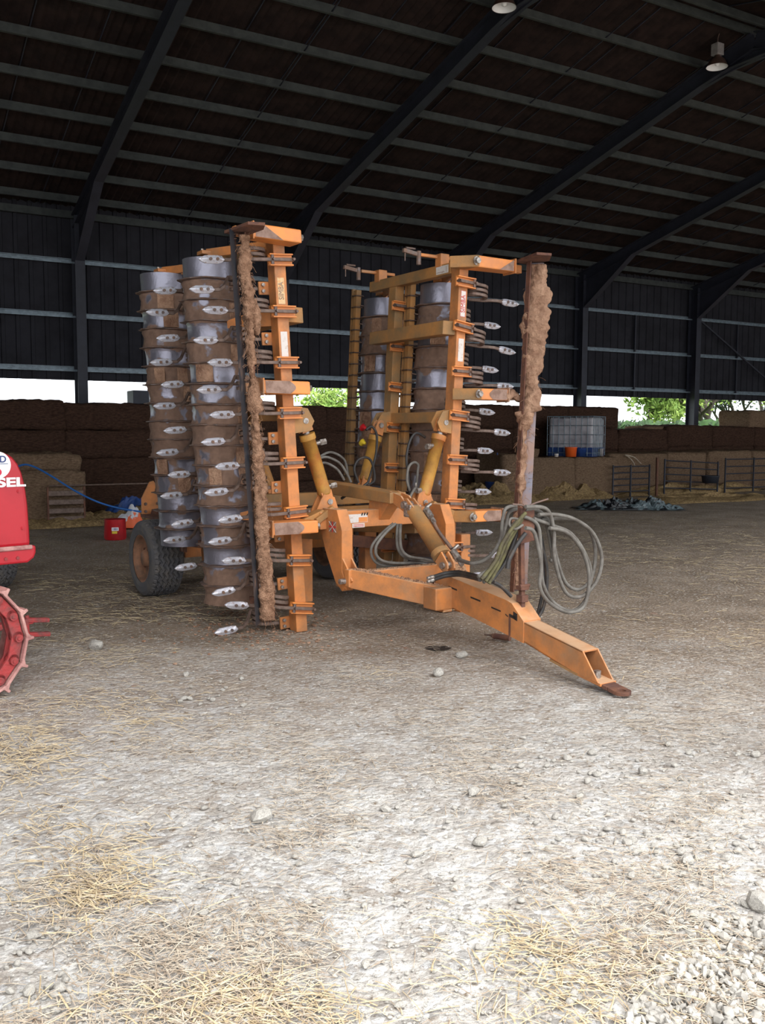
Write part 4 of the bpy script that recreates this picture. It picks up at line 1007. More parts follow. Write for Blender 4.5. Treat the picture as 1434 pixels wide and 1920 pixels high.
# track: shoes around an oval, idler behind
TRX, TRZ, TR = -.25, .35, .345
def tpos(u):  # arclength u from the bottom rear, going forward along the ground, round the idler, back on top
    L1 = 1.5
    if u < L1: return Vector((TRX - L1 + u, 0, TRZ - TR)), Vector((1, 0, 0))
    u -= L1; c = math.pi * TR
    if u < c:
        a = -math.pi / 2 + u / TR; return Vector((TRX + TR * math.cos(a), 0, TRZ + TR * math.sin(a))), Vector((-math.sin(a), 0, math.cos(a)))
    u -= c; return Vector((TRX - u, 0, TRZ + TR)), Vector((-1, 0, 0))
pitch = .155; n = int((3.0 + math.pi * TR) / pitch); shoe0 = link0 = pin0 = None
TK = MB(); 
trk = empty('track', (0, 0, 0), 0, None, None); trk.parent = CR
for i in range(n):
    p0, d0 = tpos(i * pitch + .03); p1, d1 = tpos(i * pitch + .03 + pitch); d = (p1 - p0).normalized(); nrm = Vector((d.z, 0, -d.x)); c = (p0 + p1) / 2
    if c.x < -1.1: continue
    mb = MB(); o1 = c + nrm * .012
    L = pitch * .56
    # plate with folded grouser: overlapping lips and tall bar
    P = [o1 - d * L, o1 + d * L * .86, o1 + d * L * .98 + nrm * .048, o1 + d * L * .80 + nrm * .052, o1 + d * L * .62 + nrm * .016, o1 - d * L * .7 + nrm * .016, o1 - d * L * 1.06 + nrm * .028, o1 - d * L * 1.14 + nrm * .014]
    mb.prism([q + Vector((0, .17, 0)) for q in P], (0, 1, 0), .36); mb.build('track_shoe', M['pad'], trk, .003, 1)
    for yy in (.03, .10):
        mb = MB(); a = p0 - nrm * .03; b = p1 - nrm * .03
        Q = []
        for k in range(7): t = math.pi / 2 + math.pi * k / 6; Q.append(a + d * (math.cos(t) * .03) * 1 + nrm * (math.sin(t) * .034))
        for k in range(7): t = -math.pi / 2 + math.pi * k / 6; Q.append(b + d * (math.cos(t) * .03) + nrm * (math.sin(t) * .034))
        mb.prism([q + Vector((0, yy, 0)) for q in Q], (0, 1, 0), .022); mb.build('track_link', M['reddust'], trk, .003, 1)
    mb = MB(); a = p0 - nrm * .03; mb.tube([a + Vector((0, -.0, 0)), a + Vector((0, .14, 0))], .024, 14); mb.tube([a + Vector((0, -.006, 0)), a + Vector((0, .14, 0))], .012, 10); mb.build('track_pin', M['reddust'], trk)
mb = MB(); mb.cyl((TRX, .04, TRZ), (TRX, .16, TRZ), .205, n=40); mb.tube([(TRX, .02, TRZ), (TRX, .05, TRZ)], [.17, .20], 40); mb.tube([(TRX, .0, TRZ), (TRX, .04, TRZ)], .06, 24); mb.build('idler_wheel', M['red'], trk)
mb = MB(); mb.bar((TRX - .02, .02, TRZ - .12), (-1.4, .02, TRZ - .12), .08, .10); mb.bar((TRX + .02, -.01, TRZ - .03), (TRX - .22, -.01, TRZ - .16), .05, .05); mb.bar((TRX + .0, .0, TRZ - .02), (TRX - .3, .0, TRZ - .02), .03, .06); mb.build('track_frame', M['red'], trk, .01)
# front tow hook
mb = MB(); 
mb.hull8([(-.2, .72, .22), (-.2, .80, .22), (.48, .80, .27), (.48, .72, .27)], [(-.2, .72, .27), (-.2, .80, .27), (.48, .80, .31), (.48, .72, .31)])
h1 = CRAWL.ty(93, 1163, .72); mb.bar((.42, .74, .30), (h1.x, .74, h1.z), .05, .03); h2 = CRAWL.ty(95, 1189, .72); mb.bar((.40, .74, .20), (h2.x, .74, h2.z), .05, .03); mb.box((.42, .74, .245), (.04, .06, .13)); mb.tube([(.44, .74, .18), (.44, .74, .33)], .014, 10)
mb.build('tow_jaw', M['reddust'], CR, .006)
# dark tyre of the trailer standing behind the tractor
tw = wheel(); o = tw.build('spare_tyre', M['rubber']); o.scale = (1, .82, .82); tp = WORLD.g(2, 1122, 0); o.location = (tp.x - .30, tp.y + .35, .31); o.rotation_euler = (0, 0, R(60)); tag(o, 'dusty rubber tyre half hidden behind the red tractor track', 'tyre')

# ------------------------------------------------------------------ straw bales
def bale_mesh(name, dx, dy, dz, seed, m, seg=.085, amp=.035, sag=0):
    nx, ny, nz_ = [max(3, int(d / seg)) for d in (dx, dy, dz)]; idx = {}; vs = []; fs = []
    def V(i, j, k):
        q = (i, j, k)
        if q not in idx:
            p = Vector((dx * (i / nx - .5), dy * (j / ny - .5), dz * (k / nz_)))
            h = Vector((dx / 2, dy / 2, dz / 2)); c = Vector((p.x, p.y, p.z - dz / 2)); r = .07
            inn = Vector([max(-h[a] + r, min(h[a] - r, c[a])) for a in range(3)]); e = c - inn
            if e.length > 1e-6: e2 = e.normalized() * min(r, e.length if e.length < r else r); c = inn + e2
            nn = noise.noise_vector(Vector((c.x * 2.2 + seed, c.y * 2.2, c.z * 3.0))) * amp + noise.noise_vector(Vector((c.x * 9 + seed, c.y * 9, c.z * 16))) * amp * .55
            c = c + nn; c.z += dz / 2
            if c.z < .0: c.z = 0
            idx[q] = len(vs); vs.append(c)
        return idx[q]
    for j in range(ny):
        for i in range(nx):
            fs += [(V(i, j, 0), V(i, j + 1, 0), V(i + 1, j + 1, 0), V(i + 1, j, 0)), (V(i, j, nz_), V(i + 1, j, nz_), V(i + 1, j + 1, nz_), V(i, j + 1, nz_))]
    for k in range(nz_):
        for i in range(nx): fs += [(V(i, 0, k), V(i + 1, 0, k), V(i + 1, 0, k + 1), V(i, 0, k + 1)), (V(i, ny, k), V(i, ny, k + 1), V(i + 1, ny, k + 1), V(i + 1, ny, k))]
        for j in range(ny): fs += [(V(0, j, k), V(0, j, k + 1), V(0, j + 1, k + 1), V(0, j + 1, k)), (V(nx, j, k), V(nx, j + 1, k), V(nx, j + 1, k + 1), V(nx, j, k + 1))]
    return MB().add(vs, fs, True).build(name, m)
ORD = ['first', 'second', 'third', 'fourth', 'fifth', 'sixth', 'seventh', 'eighth', 'ninth', 'tenth']
rb_ = random.Random(21)
# long stack behind: four courses
x0s = [-.2, 1.72, 3.62, 5.5, 7.4, 9.3, 11.2, 13.0]
ROW = ['bottom', 'second', 'third', 'top']
for r_ in range(4):
    for i in range(len(x0s) - 1):
        wdt = x0s[i + 1] - x0s[i]; hh = .545
        dz = hh + (0 if r_ < 3 else rb_.uniform(-.02, .04)); yy = 18.6 + .62 + rb_.uniform(-.05, .05)
        o = bale_mesh('straw_bale', wdt + .05, 1.25, dz + .03, 10 * r_ + i, M['bale_dark'], amp=.05 if r_ == 3 else .035)
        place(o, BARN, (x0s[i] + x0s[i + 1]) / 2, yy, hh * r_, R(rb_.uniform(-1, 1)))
        tag(o, 'brown straw bale, %s from left, %s course of the long back stack' % (ORD[i], ROW[r_]), 'straw bale', 'bales of the long back stack')
# dark box on top of the stack
p = BARN.ty(262, 757, 19.3)
o = MB().box((0, 0, .14), (.7, .5, .28)).build('storage_box', M['rsj'], None, .01); place(o, BARN, p.x + .15, 19.3, 2.2); tag(o, 'dark grey box lying on top of the back straw stack', 'box')
# tall stack behind the tank
for r_ in range(4):
    for i, (xa, xb) in enumerate(((13.05, 14.9), (14.9, 16.75), (16.75, 18.6))):
        if r_ == 0 and i < 0: continue
        hh = .58; o = bale_mesh('straw_bale', xb - xa + .04, 1.25, hh + .03, 60 + 10 * r_ + i, M['bale_dark']); place(o, BARN, (xa + xb) / 2, 19.62, hh * r_, R(rb_.uniform(-.8, .8)))
        tag(o, 'brown straw bale, %s from left, %s course of the stack behind the tank' % (ORD[i], ROW[r_]), 'straw bale', 'bales behind the water tank')
# lower stack to the right with a bale on top
tops = [1.72, 1.84, 1.82, 1.80]
for i in range(4):
    xa = 18.65 + 1.9 * i
    for r_ in range(3):
        hh = tops[i] / 3; o = bale_mesh('straw_bale', 1.94, 1.25, hh + .03, 100 + 10 * r_ + i, M['bale_dark'], amp=.045); place(o, BARN, xa + .95, 19.62, hh * r_)
        tag(o, 'brown straw bale, %s from left, %s course behind the pen walls' % (ORD[i], ['bottom', 'middle', 'top'][r_]), 'straw bale', 'bales behind the pens')
for i, xa in enumerate((24.15,)):
    o = bale_mesh('straw_bale', 2.3, 1.2, .55, 150 + i, M['bale_pale'], amp=.05); place(o, BARN, xa + 1.15, 19.7, 1.80, R(2)); tag(o, 'single pale ended straw bale on top of the far right stack', 'straw bale')
p = BARN.ty(1235, 805, 19.2); o = bale_mesh('straw_bale', 1.9, 1.0, .12, 170, M['bale_pale'], amp=.05); place(o, BARN, p.x + .5, 19.7, 1.72); o['kind'] = 'stuff'; o.name = 'loose_straw_top'; tag(o, 'loose pale straw spread on top of the low back stack', 'straw')
# pen wall bales
for i, (xa, xb, y0, h, m) in enumerate(((14.15, 15.62, 17.4, 1.03, 'bale_pale'), (15.62, 17.08, 17.4, 1.03, 'bale_pale'), (17.1, 19.2, 17.75, 1.1, 'bale_pale'), (19.25, 20.75, 17.75, 1.12, 'bale_pale'), (20.8, 22.6, 17.7, 1.15, 'bale_pale'), (22.65, 24.6, 17.7, 1.14, 'bale_pale'))):
    o = bale_mesh('straw_bale', xb - xa + .03, 1.2, h, 200 + i, M[m], amp=.03); place(o, BARN, (xa + xb) / 2, y0 + .6, 0)
    tag(o, ['pale straw bale under the left half of the water tank', 'pale straw bale under the right half of the water tank', 'pale straw bale behind the leftmost metal hurdle', 'pale straw bale behind the sloping middle hurdle', 'pale straw bale behind the black feed bucket', 'pale straw bale at the right edge behind the last hurdle'][i], 'straw bale', 'pen wall bales')
o = bale_mesh('straw_bale', .75, 1.2, 1.12, 230, M['bale_pale'], amp=.05); place(o, BARN, 13.75, 18.0, 0); tag(o, 'rough straw bale end at the left of the tank wall', 'straw bale')
o = bale_mesh('straw_bale', .45, .5, .26, 231, M['bale_pale'], amp=.06); place(o, BARN, 14.35, 17.75, 1.02); tag(o, 'rounded lump of straw on the left end of the tank wall', 'straw bale')
# pale bale at the left with hurdle in front
o = bale_mesh('straw_bale', 1.35, 1.5, .95, 240, M['bale_pale'], amp=.05); place(o, BARN, 2.9, 17.25, 0, R(-4)); tag(o, 'pale straw bale standing by itself behind the left hurdle', 'straw bale')
o = bale_mesh('straw_bale', 1.5, 1.2, .32, 241, M['bale_pale'], amp=.06); place(o, BARN, 2.8, 17.3, .92, R(-4)); tag(o, 'slumped half bale on the left single bale', 'straw bale')

# ------------------------------------------------------------------ hurdles
def hurdle(fr, x0, x1, y, z0, z1, rails, label, mname='rsj', drop=0, posts=(0, .48, 1), r=.016):
    o = empty('metal_hurdle', fr.wld(x0, y, 0), fr.yaw, label, 'gate', None); L = x1 - x0
    for k in range(rails):
        z = z0 + (z1 - z0) * k / (rails - 1); MB().cyl((0, 0, z), (L, 0, z - drop), r, n=8).build('rail', M[mname], o)
    for t in posts:
        x = L * t; MB().bar((x, -.01, 0), (x, -.01, z1 + .04 - drop * t), .035, .03).build('post', M[mname], o)
    return o
hurdle(BARN, 16.72, 18.0, 17.25, .14, .78, 5, 'rusty hurdle with five rails beside the water tank wall')
hurdle(BARN, 18.5, 20.55, 17.2, .2, .92, 5, 'rusty hurdle sloping to the right with feed bucket hung on it', drop=.1)
hurdle(BARN, 20.85, 23.3, 17.2, .12, .92, 5, 'rusty hurdle at the right edge of the pens')
o = MB().bar((0, 0, 0), (0, 0, 1.0), .05, .05).build('metal_post', M['rust']); place(o, BARN, 18.12, 17.1, 0); tag(o, 'single rusty post standing between two hurdles', 'post')
# left hurdle: sheeted rails
o = empty('metal_hurdle', BARN.wld(2.84, 16.3, 0), BARN.yaw, 'grey hurdle with wide rails leaning on the left bale', 'gate')
for z in (.13, .27, .42, .57): MB().box((.32, 0, z), (.62, .03, .09)).build('rail', M['tine'], o, .01)
for x in (.02, .62): MB().box((x, -.0, .34), (.03, .035, .68)).build('post', M['rust'], o)
o = MB().cyl((0, 0, 0), (3.4, 0, 0), .014, n=8).build('steel_rail', M['tine']); place(o, BARN, 2.9, 16.35, .70); tag(o, 'thin horizontal steel rail strung in front of the back stack', 'rail')
# twisted pale straps hanging on the pen wall
for k, pts in enumerate(([(1172, 853), (1180, 858), (1188, 868), (1190, 876)], [(1174, 853), (1190, 858), (1202, 870)])):
    o = MB().tube(spline([BARN.ty(a, b, 17.62) for a, b in pts], 6), .012, 6).build('strap', M['straw_pale']); place(o, BARN, 0, 0, 0); tag(o, ['short pale strap hanging down behind the left hurdle', 'longer pale strap curving right on the pen bale'][k], 'strap')

# ------------------------------------------------------------------ tank and buckets on the bale wall
def tank():
    p = WORLD.loc(BARN.wld(16.15, 18.0, 1.03)); t = empty('water_tank', p, R(-30), 'caged white plastic water tank standing on the straw bale wall', 'tank')
    w, d, h = 1.2, 1.0, 1.02
    MB().box((0, 0, .10 + (h - .12) / 2), (w - .06, d - .06, h - .14)).build('bladder', M['plastic_white'], t, .07, 4)
    MB().box((0, 0, .12), (w - .03, d - .03, .24)).build('base_tray', M['plastic_blue'], t, .02)
    mb = MB(); mb.tube([(0, 0, h - .04), (0, 0, h + .0)], .08, 20); mb.build('cap', M['plastic_black'], t)
    for k in range(5):
        z = .1 + (h - .1) * k / 4; mb = MB()
        P = [(-w / 2, -d / 2, z), (w / 2, -d / 2, z), (w / 2, d / 2, z), (-w / 2, d / 2, z)]
        for i in range(4): mb.cyl(P[i], P[(i + 1) % 4], .009, n=6)
        mb.build('cage_bar', M['galv'], t)
    for i in range(9):
        x = -w / 2 + w * i / 8; [MB().cyl((x, y, .03), (x, y, h), .008, n=6).build('cage_bar', M['galv'], t) for y in (-d / 2, d / 2)]
    for i in range(1, 7):
        y = -d / 2 + d * i / 7; [MB().cyl((x, y, .03), (x, y, h), .008, n=6).build('cage_bar', M['galv'], t) for x in (-w / 2, w / 2)]
tank()
def bucket(px, w, h, m, label, yb=17.52, handle=True, name='bucket', z=1.04, top=1.15, cat='bucket'):
    p = BARN.ty(px, 855, yb); o = empty(name, BARN.wld(p.x, yb, z), 0, label, cat); n = 20; mb = MB()
    R0, R1 = w / 2, w / 2 * top
    V = []
    for r_, zz in ((R0, 0), (R1, h), (R1 * 1.05, h), (R1 * 1.05, h - .02), (R1 * .94, h), (R0 * .92, .02), (.001, .02)): V += [(r_ * math.cos(2 * math.pi * k / n), r_ * math.sin(2 * math.pi * k / n), zz) for k in range(n)]
    F = []
    for a, b in ((0, 1), (1, 2), (2, 3), (1, 4), (4, 5), (5, 6)): F += [(a * n + k, a * n + (k + 1) % n, b * n + (k + 1) % n, b * n + k) for k in range(n)]
    F.append(tuple(range(n))[::-1]); mb.add(V, F, True); mb.build('tub', m, o)
    if handle: MB().tube([(R1 * math.cos(t), 0, h + R1 * .25 - R1 * .8 * math.sin(t)) for t in [math.pi * k / 10 for k in range(11)]], .005, 5).build('handle', M['steel'], o)
    return o
bucket(1070, .26, .24, M['plastic_orange'], 'orange bucket standing in front of the water tank')
bucket(1089, .27, .21, M['plastic_blue'], 'blue bucket beside the orange one in front of the tank')
bucket(1043, .09, .08, M['white'], 'small white pot at the left foot of the water tank', handle=False, name='pot', cat='pot')
bucket(1104, .13, .08, M['white'], 'white ice cream style tub beside the blue bucket', handle=False, name='tub_pot', cat='pot')
bucket(1118, .12, .19, M['plastic_black'], 'dark grey can in front of the tank right corner', handle=False, name='can', cat='can')
bucket(1127, .10, .2, M['tin'], 'pale grey can at the right end of the tank wall', handle=False, name='can', cat='can')
bucket(1333, .42, .2, M['plastic_black'], 'black feed bucket hung low on the sloping hurdle', yb=17.0, z=.30, top=1.1)
# blue drum with stick
p = BARN.g(935, 926); o = empty('barrel', BARN.wld(p.x - 1.5, p.y - 1.9, 0), 0, 'blue plastic barrel cut short, standing on straw behind the tines', 'barrel')
mb = MB(); mb.tube([(0, 0, 0), (0, 0, .03), (0, 0, .15), (0, 0, .3), (0, 0, .42), (0, 0, .44)], [.27, .285, .29, .29, .28, .285], 28); mb.build('body', M['plastic_blue'], o)
mb = MB(); mb.tube([(0, 0, .41), (0, 0, .45)], .295, 28); mb.build('rim', M['plastic_blue'], o)
q = BARN.tx(930, 835, p.x - 1.45)
o2 = MB().cyl((.03, -.2, .3), (-.02, -.1, 1.15), .018, n=8).build('stick', M['plastic_blue']); o2.location = o.location; tag(o2, 'thin blue pole standing upright in the blue barrel', 'pole')

# ------------------------------------------------------------------ things by the left wheel
p = BARN.g(221, 1013); o = empty('red_tub', BARN.wld(p.x, p.y + .15, 0), 0, 'red plastic tub with white label on the floor by the left wheel', 'tub')
mb = MB(); mb.tube([(0, 0, 0), (0, 0, .03), (0, 0, .29), (0, 0, .31), (0, 0, .31)], [.15, .165, .155, .16, .14], 24); mb.build('body', M['plastic_red'], o, .003)
cdir = (Vector((0, 0, EYE)) - o.location); cdir.z = 0; cdir.normalize(); sd = Vector((-cdir.y, cdir.x, 0))
mb = MB(); mb.box(cdir * .162 + Vector((0, 0, .17)), (.10, .012, .05), ax=(sd, cdir, Vector((0, 0, 1)))); lb = mb.build('label', M['lettering'], o)
mb = MB(); mb.box(cdir * .163 + sd * -.01 + Vector((0, 0, .12)), (.075, .012, .035), ax=(sd, cdir, Vector((0, 0, 1)))); mb.build('label', M['yellowcap'], o)
mb = MB(); [mb.box(cdir * .169 + sd * q + Vector((0, 0, .17)), (.008, .002, .03), ax=(sd, cdir, Vector((0, 0, 1)))) for q in (-.03, -.01, .0, .015, .03)]; mb.build('label_line', M['navy'], lb)
def crumple(name, w, d, h, seed, m, fold=5, n=40, flat=.3):
    vs = []; 
    for j in range(n + 1):
        for i in range(n + 1):
            u = i / n * 2 - 1; v = j / n * 2 - 1; e = max(0, 1 - (abs(u) ** 3 + abs(v) ** 3) * .9)
            q = Vector((u * w / 2, v * d / 2, 0)); r_ = abs(noise.noise(Vector((u * fold + seed, v * fold * .6, 0)))) * 1.2 + .5 * abs(noise.noise(Vector((u * fold * 3, v * fold * 3, seed))))
            sh = noise.noise_vector(Vector((u * 2 + seed, v * 2, 3))) * .12 * w
            vs.append((q.x + sh.x * .6, q.y + sh.y * .4, max(.004, h * e * (flat + r_) * (1.0 - .3 * v))))
    k = len(vs); vs += [(a, b, .001) for a, b, c in vs]; N1 = n + 1
    fs = [(j * N1 + i, j * N1 + i + 1, (j + 1) * N1 + i + 1, (j + 1) * N1 + i) for j in range(n) for i in range(n)]
    fs += [tuple(q + k for q in f[::-1]) for f in fs]
    ed = [i for i in range(N1)] + [j * N1 + n for j in range(1, N1)] + [n * N1 + i for i in range(n - 1, -1, -1)] + [j * N1 for j in range(n - 1, 0, -1)]
    fs += [(ed[i], ed[i - 1], k + ed[i - 1], k + ed[i]) for i in range(len(ed))]
    return MB().add(vs, fs, False).build(name, m)
bg = crumple('feed_bag', .55, .34, .24, 3, mat('printed_white_orange_bag', srgb(205, 205, 210), srgb(226, 96, 40), 2.3, .50, .52, rough=.5), 1.1, 40, .6)
p = BARN.g(240, 990); bg.location = BARN.wld(p.x - .0, p.y - .05, .02); bg.rotation_euler = (0, 0, R(10)); tag(bg, 'crumpled white and orange plastic feed bag behind the red tub', 'bag')
o = crumple('blue_sheet', 1.0, .5, .2, 9, M['plastic_blue'], 1.6, 40, .5); p = BARN.g(235, 978); o.location = BARN.wld(p.x + .25, p.y + .5, .12); tag(o, 'dark blue plastic sheet heaped behind the feed bag', 'sheet')
mb = MB(); pts = [BARN.ty(a, b, y) for a, b, y in ((30, 876, 16.3), (48, 871, 16.2), (70, 878, 16.1), (100, 895, 15.9), (140, 920, 15.7), (180, 940, 15.5), (220, 952, 15.4), (262, 959, 15.3), (290, 962, 15.3))]
o = mb.tube(spline(pts, 6), .016, 8).build('water_pipe', mat('blue_water_pipe', srgb(40, 104, 180), rough=.4)); place(o, BARN, 0, 0, 0); tag(o, 'long blue water pipe sloping down from the left bale', 'pipe')
# heaps of litter straw (uncountable)
def heap(px, py, w, d, h, seed, m='straw_heap', label='loose straw litter heaped along the bales', dx=0, dy=0):
    p = BARN.g(px, py); o = crumple('straw_litter', w, d, h, seed, M[m], 3, 46, .55); place(o, BARN, p.x + dx, p.y + dy, 0); tag(o, label, 'straw', kind='stuff'); return o
heap(110, 985, 3.6, 1.5, .16, 1, label='low heap of dark straw litter in front of the left bale', dy=.3)
heap(290, 975, 2.2, 2.0, .22, 2, label='straw litter under the feed bag beside the left wheel', dy=.6)
heap(1075, 935, 3.0, 1.5, .27, 4, label='golden straw heap against the tank wall', m='straw_heap', dy=.35)
heap(980, 940, 3.0, 2.2, .30, 5, label='loose straw heap around the blue barrel', dy=.6, dx=-1)
heap(1330, 938, 6.2, 1.4, .12, 6, label='thin straw litter spread in front of the right hurdles', dy=.2)
heap(1300, 925, 5.5, .7, .2, 7, label='straw bedding lying between the hurdles and the pen bales', dy=.2)
tp = crumple('plastic_sheet', 2.25, .9, .28, 14, M['tarp'], 4, 56, .1); p = BARN.g(1185, 955); place(tp, BARN, p.x, p.y + .1, .01, R(-32)); tag(tp, 'crumpled black and grey plastic sheet lying on the floor before the pens', 'sheet')

# small things on the floor
a = WORLD.g(908, 1197); b = WORLD.g(956, 1204)
o = empty('steel_bar', (a.x, a.y, .03), math.atan2(b.y - a.y, b.x - a.x), 'short rusty steel bar lying on the dirt behind the drawbar', 'bar'); L = (b - a).length
MB().cyl((.08, 0, 0), (L, 0, 0), .022, n=14).build('shaft', M['rust'], o); MB().tube([(0, 0, 0), (.05, .01, 0), (.09, 0, 0)], [.006, .008, .027], 8).build('stub', M['steel'], o)
def rock_mesh(seed, sub=2):
    import bmesh
    bm = bmesh.new(); bmesh.ops.create_icosphere(bm, subdivisions=sub, radius=1)
    rg = random.Random(seed); ax = Vector((1, rg.uniform(.65, .95), rg.uniform(.4, .7)))
    pl = [Vector((rg.uniform(-1, 1), rg.uniform(-1, 1), rg.uniform(-1, 1))).normalized() for _ in range(9)]
    for v in bm.verts:
        c = v.co.copy(); 
        for n_ in pl:
            dd = c.dot(n_)
            if dd > .78: c -= n_ * (dd - .78)
        c *= 1 + .12 * noise.noise(c * 2 + Vector((seed, 0, 0))); v.co = Vector((c.x * ax.x, c.y * ax.y, c.z * ax.z))
    me = bpy.data.meshes.new('stone'); bm.to_mesh(me); bm.free(); me.materials.append(M['stone']); return me
rocks = [rock_mesh(i) for i in range(9)]; rocks[0].name = 'stone'
def stone(px, py, wpx, label, me=None, group=None):
    p = WORLD.g(px, py); d = math.hypot(p.x, p.y); s_ = wpx / FPX * d / 2 * 1.05
    o = bpy.data.objects.new('stone', me or rocks[rgs.randrange(9)]); COL.objects.link(o); o.scale = (s_,) * 3; o.location = (p.x, p.y, gz(p.x, p.y) + s_ * .42 + .003); o.rotation_euler = (rgs.uniform(-.3, .3), rgs.uniform(-.3, .3), rgs.uniform(0, 6))
    tag(o, label, 'stone', group); return o
rgs = random.Random(8)
stone(822, 1266, 30, 'pale broken block of stone on the floor below the drawbar'); stone(866, 1230, 24, 'flat grey stone beside the small dark oil stain')
stone(723, 1519, 24, 'rounded grey pebble sitting alone in the middle foreground'); stone(900, 1582, 32, 'egg shaped grey stone, largest in the middle foreground')
stone(887, 1491, 30, 'long flat grey stone just above the egg shaped one'); stone(181, 1218, 34, 'white flat stone in the straw at the left'); stone(1420, 1697, 60, 'large pale slab stone at the right edge above the gravel')
stone(925, 1441, 18, 'reddish brown pebble right of the middle foreground'); stone(1110, 1412, 20, 'blue grey pebble on the right foreground floor'); stone(1290, 1612, 30, 'grey stone just above the gravel heap'); stone(1205, 1450, 26, 'broad white stone right of centre'); stone(490, 1535, 44, 'broad pale stone bedded in the floor left of centre'); stone(60, 1760, 34, 'dark grey stone near the bottom left corner')
zones = [(0, 140, 1740, 1900, 34), (1180, 1434, 1560, 1900, 60), (960, 1434, 1380, 1600, 70), (300, 460, 1255, 1330, 20), (380, 1200, 1500, 1900, 100)]
for x0, x1, y0, y1, n_ in zones:
    for _ in range(n_):
        py = rgs.uniform(y0, y1); stone(rgs.uniform(x0, x1), py, rgs.choice((9, 11, 13, 15, 18, 23)) * (.6 + .5 * (py - 1200) / 700), 'small pale limestone pebble lying loose on the dusty floor', group='loose pebbles on the floor')
# gravel heap, bottom right corner: uncountable chips
mb = MB(); rg = random.Random(5); base_r = [([v.co.copy() for v in me.vertices], [tuple(p.vertices) for p in me.polygons]) for me in [rock_mesh(50 + i, 1) for i in range(5)]]
cnt = 0
while cnt < 1300:
    px = rg.uniform(1170, 1600); py = rg.uniform(1720, 2100)
    if (px - 1180) / 260 + (py - 1700) / 330 < .55 + rg.uniform(-.12, .2): continue
    p = WORLD.g(px, py); s_ = rg.uniform(.007, .024); V, F = base_r[rg.randrange(5)]; q = Matrix.Rotation(rg.uniform(0, 6), 3, Vector((rg.random(), rg.random(), rg.random())).normalized())
    hgt = min(.035, .02 * max(0, (px - 1180) / 260 + (py - 1700) / 330 - .5)) * rg.random()
    mb.add([q @ (v * s_) + Vector((p.x, p.y, gz(p.x, p.y) + s_ * .4 + hgt)) for v in V], F); cnt += 1
# fine chips everywhere in the foreground
tag(mb.build('gravel', M['stone']), 'spread of grey crushed stone chips in the bottom right corner', 'gravel', kind='stuff')
mb = MB()
for _ in range(7000):
    px = rg.uniform(-60, 1490); py = 1180 + 800 * rg.random() ** .8; p = WORLD.g(px, py)
    if nz((p.x, p.y, 2), 1.7) + rg.uniform(-.35, .35) < -.05: continue
    s_ = rg.uniform(.0025, .009); V, F = base_r[rg.randrange(5)]; a = rg.uniform(0, 6); ca, sa = math.cos(a), math.sin(a)
    mb.add([Vector((p.x + (v.x * ca - v.y * sa) * s_, p.y + (v.x * sa + v.y * ca) * s_, gz(p.x, p.y) + v.z * s_ + s_ * .4 + .003)) for v in V], F)
tag(mb.build('stone_chips', M['stone']), 'fine pale stone chips strewn over the foreground floor', 'gravel', kind='stuff')

# straw stalks scattered on the floor (uncountable)
def stalks(name, n, region, m, label, seed, lmin, lmax, w, dens):
    rg = random.Random(seed); mb = MB(); c = 0; tries = 0
    while c < n and tries < n * 30:
        tries += 1; px = rg.uniform(region[0], region[1]); py = rg.uniform(region[2], region[3]); p = WORLD.g(px, py)
        if dens(px, py, p) < rg.random(): continue
        L = rg.uniform(lmin, lmax); a = rg.gauss(-.35, .75) if rg.random() < .7 else rg.uniform(0, 3.14); d = Vector((math.cos(a), math.sin(a), rg.uniform(-.05, .05))); s_ = Vector((-d.y, d.x, 0)) * w * rg.uniform(.5, 1.2)
        z = gz(p.x, p.y) + .007 + rg.random() ** 3 * .02; q = Vector((p.x, p.y, z)); e = q + d * L; e.z = max(gz(e.x, e.y) + .006, e.z); mid = (q + e) / 2 + Vector((0, 0, .003 + w * .6)) + s_ * rg.uniform(-.7, .7)
        t_ = Vector((0, 0, w * .5)); mb.add([q - s_, q + s_, mid - s_, mid + s_, e - s_, e + s_, q + t_, mid + t_, e + t_], [(0, 2, 7, 6), (6, 7, 3, 1), (2, 4, 8, 7), (7, 8, 5, 3)]); c += 1
    return tag(mb.build(name, M[m]), label, 'straw', kind='stuff')
def blob(px, py, lst): return max([math.exp(-(((px - a) / c) ** 2 + ((py - b) / d) ** 2)) * k for a, b, c, d, k in lst])
clump = lambda p, s, t: max(0, min(1, (nz((p.x, p.y, 7), s) - t) * 4))
g1 = [(30, 1400, 130, 60, 1), (160, 1345, 150, 40, .7), (250, 1310, 140, 20, .5), (150, 1640, 100, 80, .9), (90, 1560, 80, 60, .7), (400, 1885, 260, 45, .55), (180, 1225, 120, 30, .6), (1380, 1190, 130, 22, .9), (1120, 1850, 160, 60, .45), (950, 1780, 130, 50, .35), (700, 1265, 70, 12, .5), (1230, 1270, 60, 15, .3)]
stalks('golden_straw', 2300, (-80, 1500, 1160, 1990), 'straw', 'golden straw stalks strewn in patches over the floor', 31, .03, .13, .0026, lambda a, b, p: blob(a, b, g1) * (.35 + .65 * clump(p, 2.5, -.1)))
stalks('bleached_straw', 11000, (-80, 1500, 1150, 1990), 'straw_pale', 'bleached chopped straw lying thinly all over the floor', 32, .02, .11, .0018, lambda a, b, p: .08 + .9 * clump(p, 1.6, -.05))
stalks('far_straw', 3500, (-80, 1500, 925, 1170), 'straw', 'thin scatter of straw on the barn floor further in', 33, .04, .18, .004, lambda a, b, p: .05 + .8 * clump(p, .5, 0))
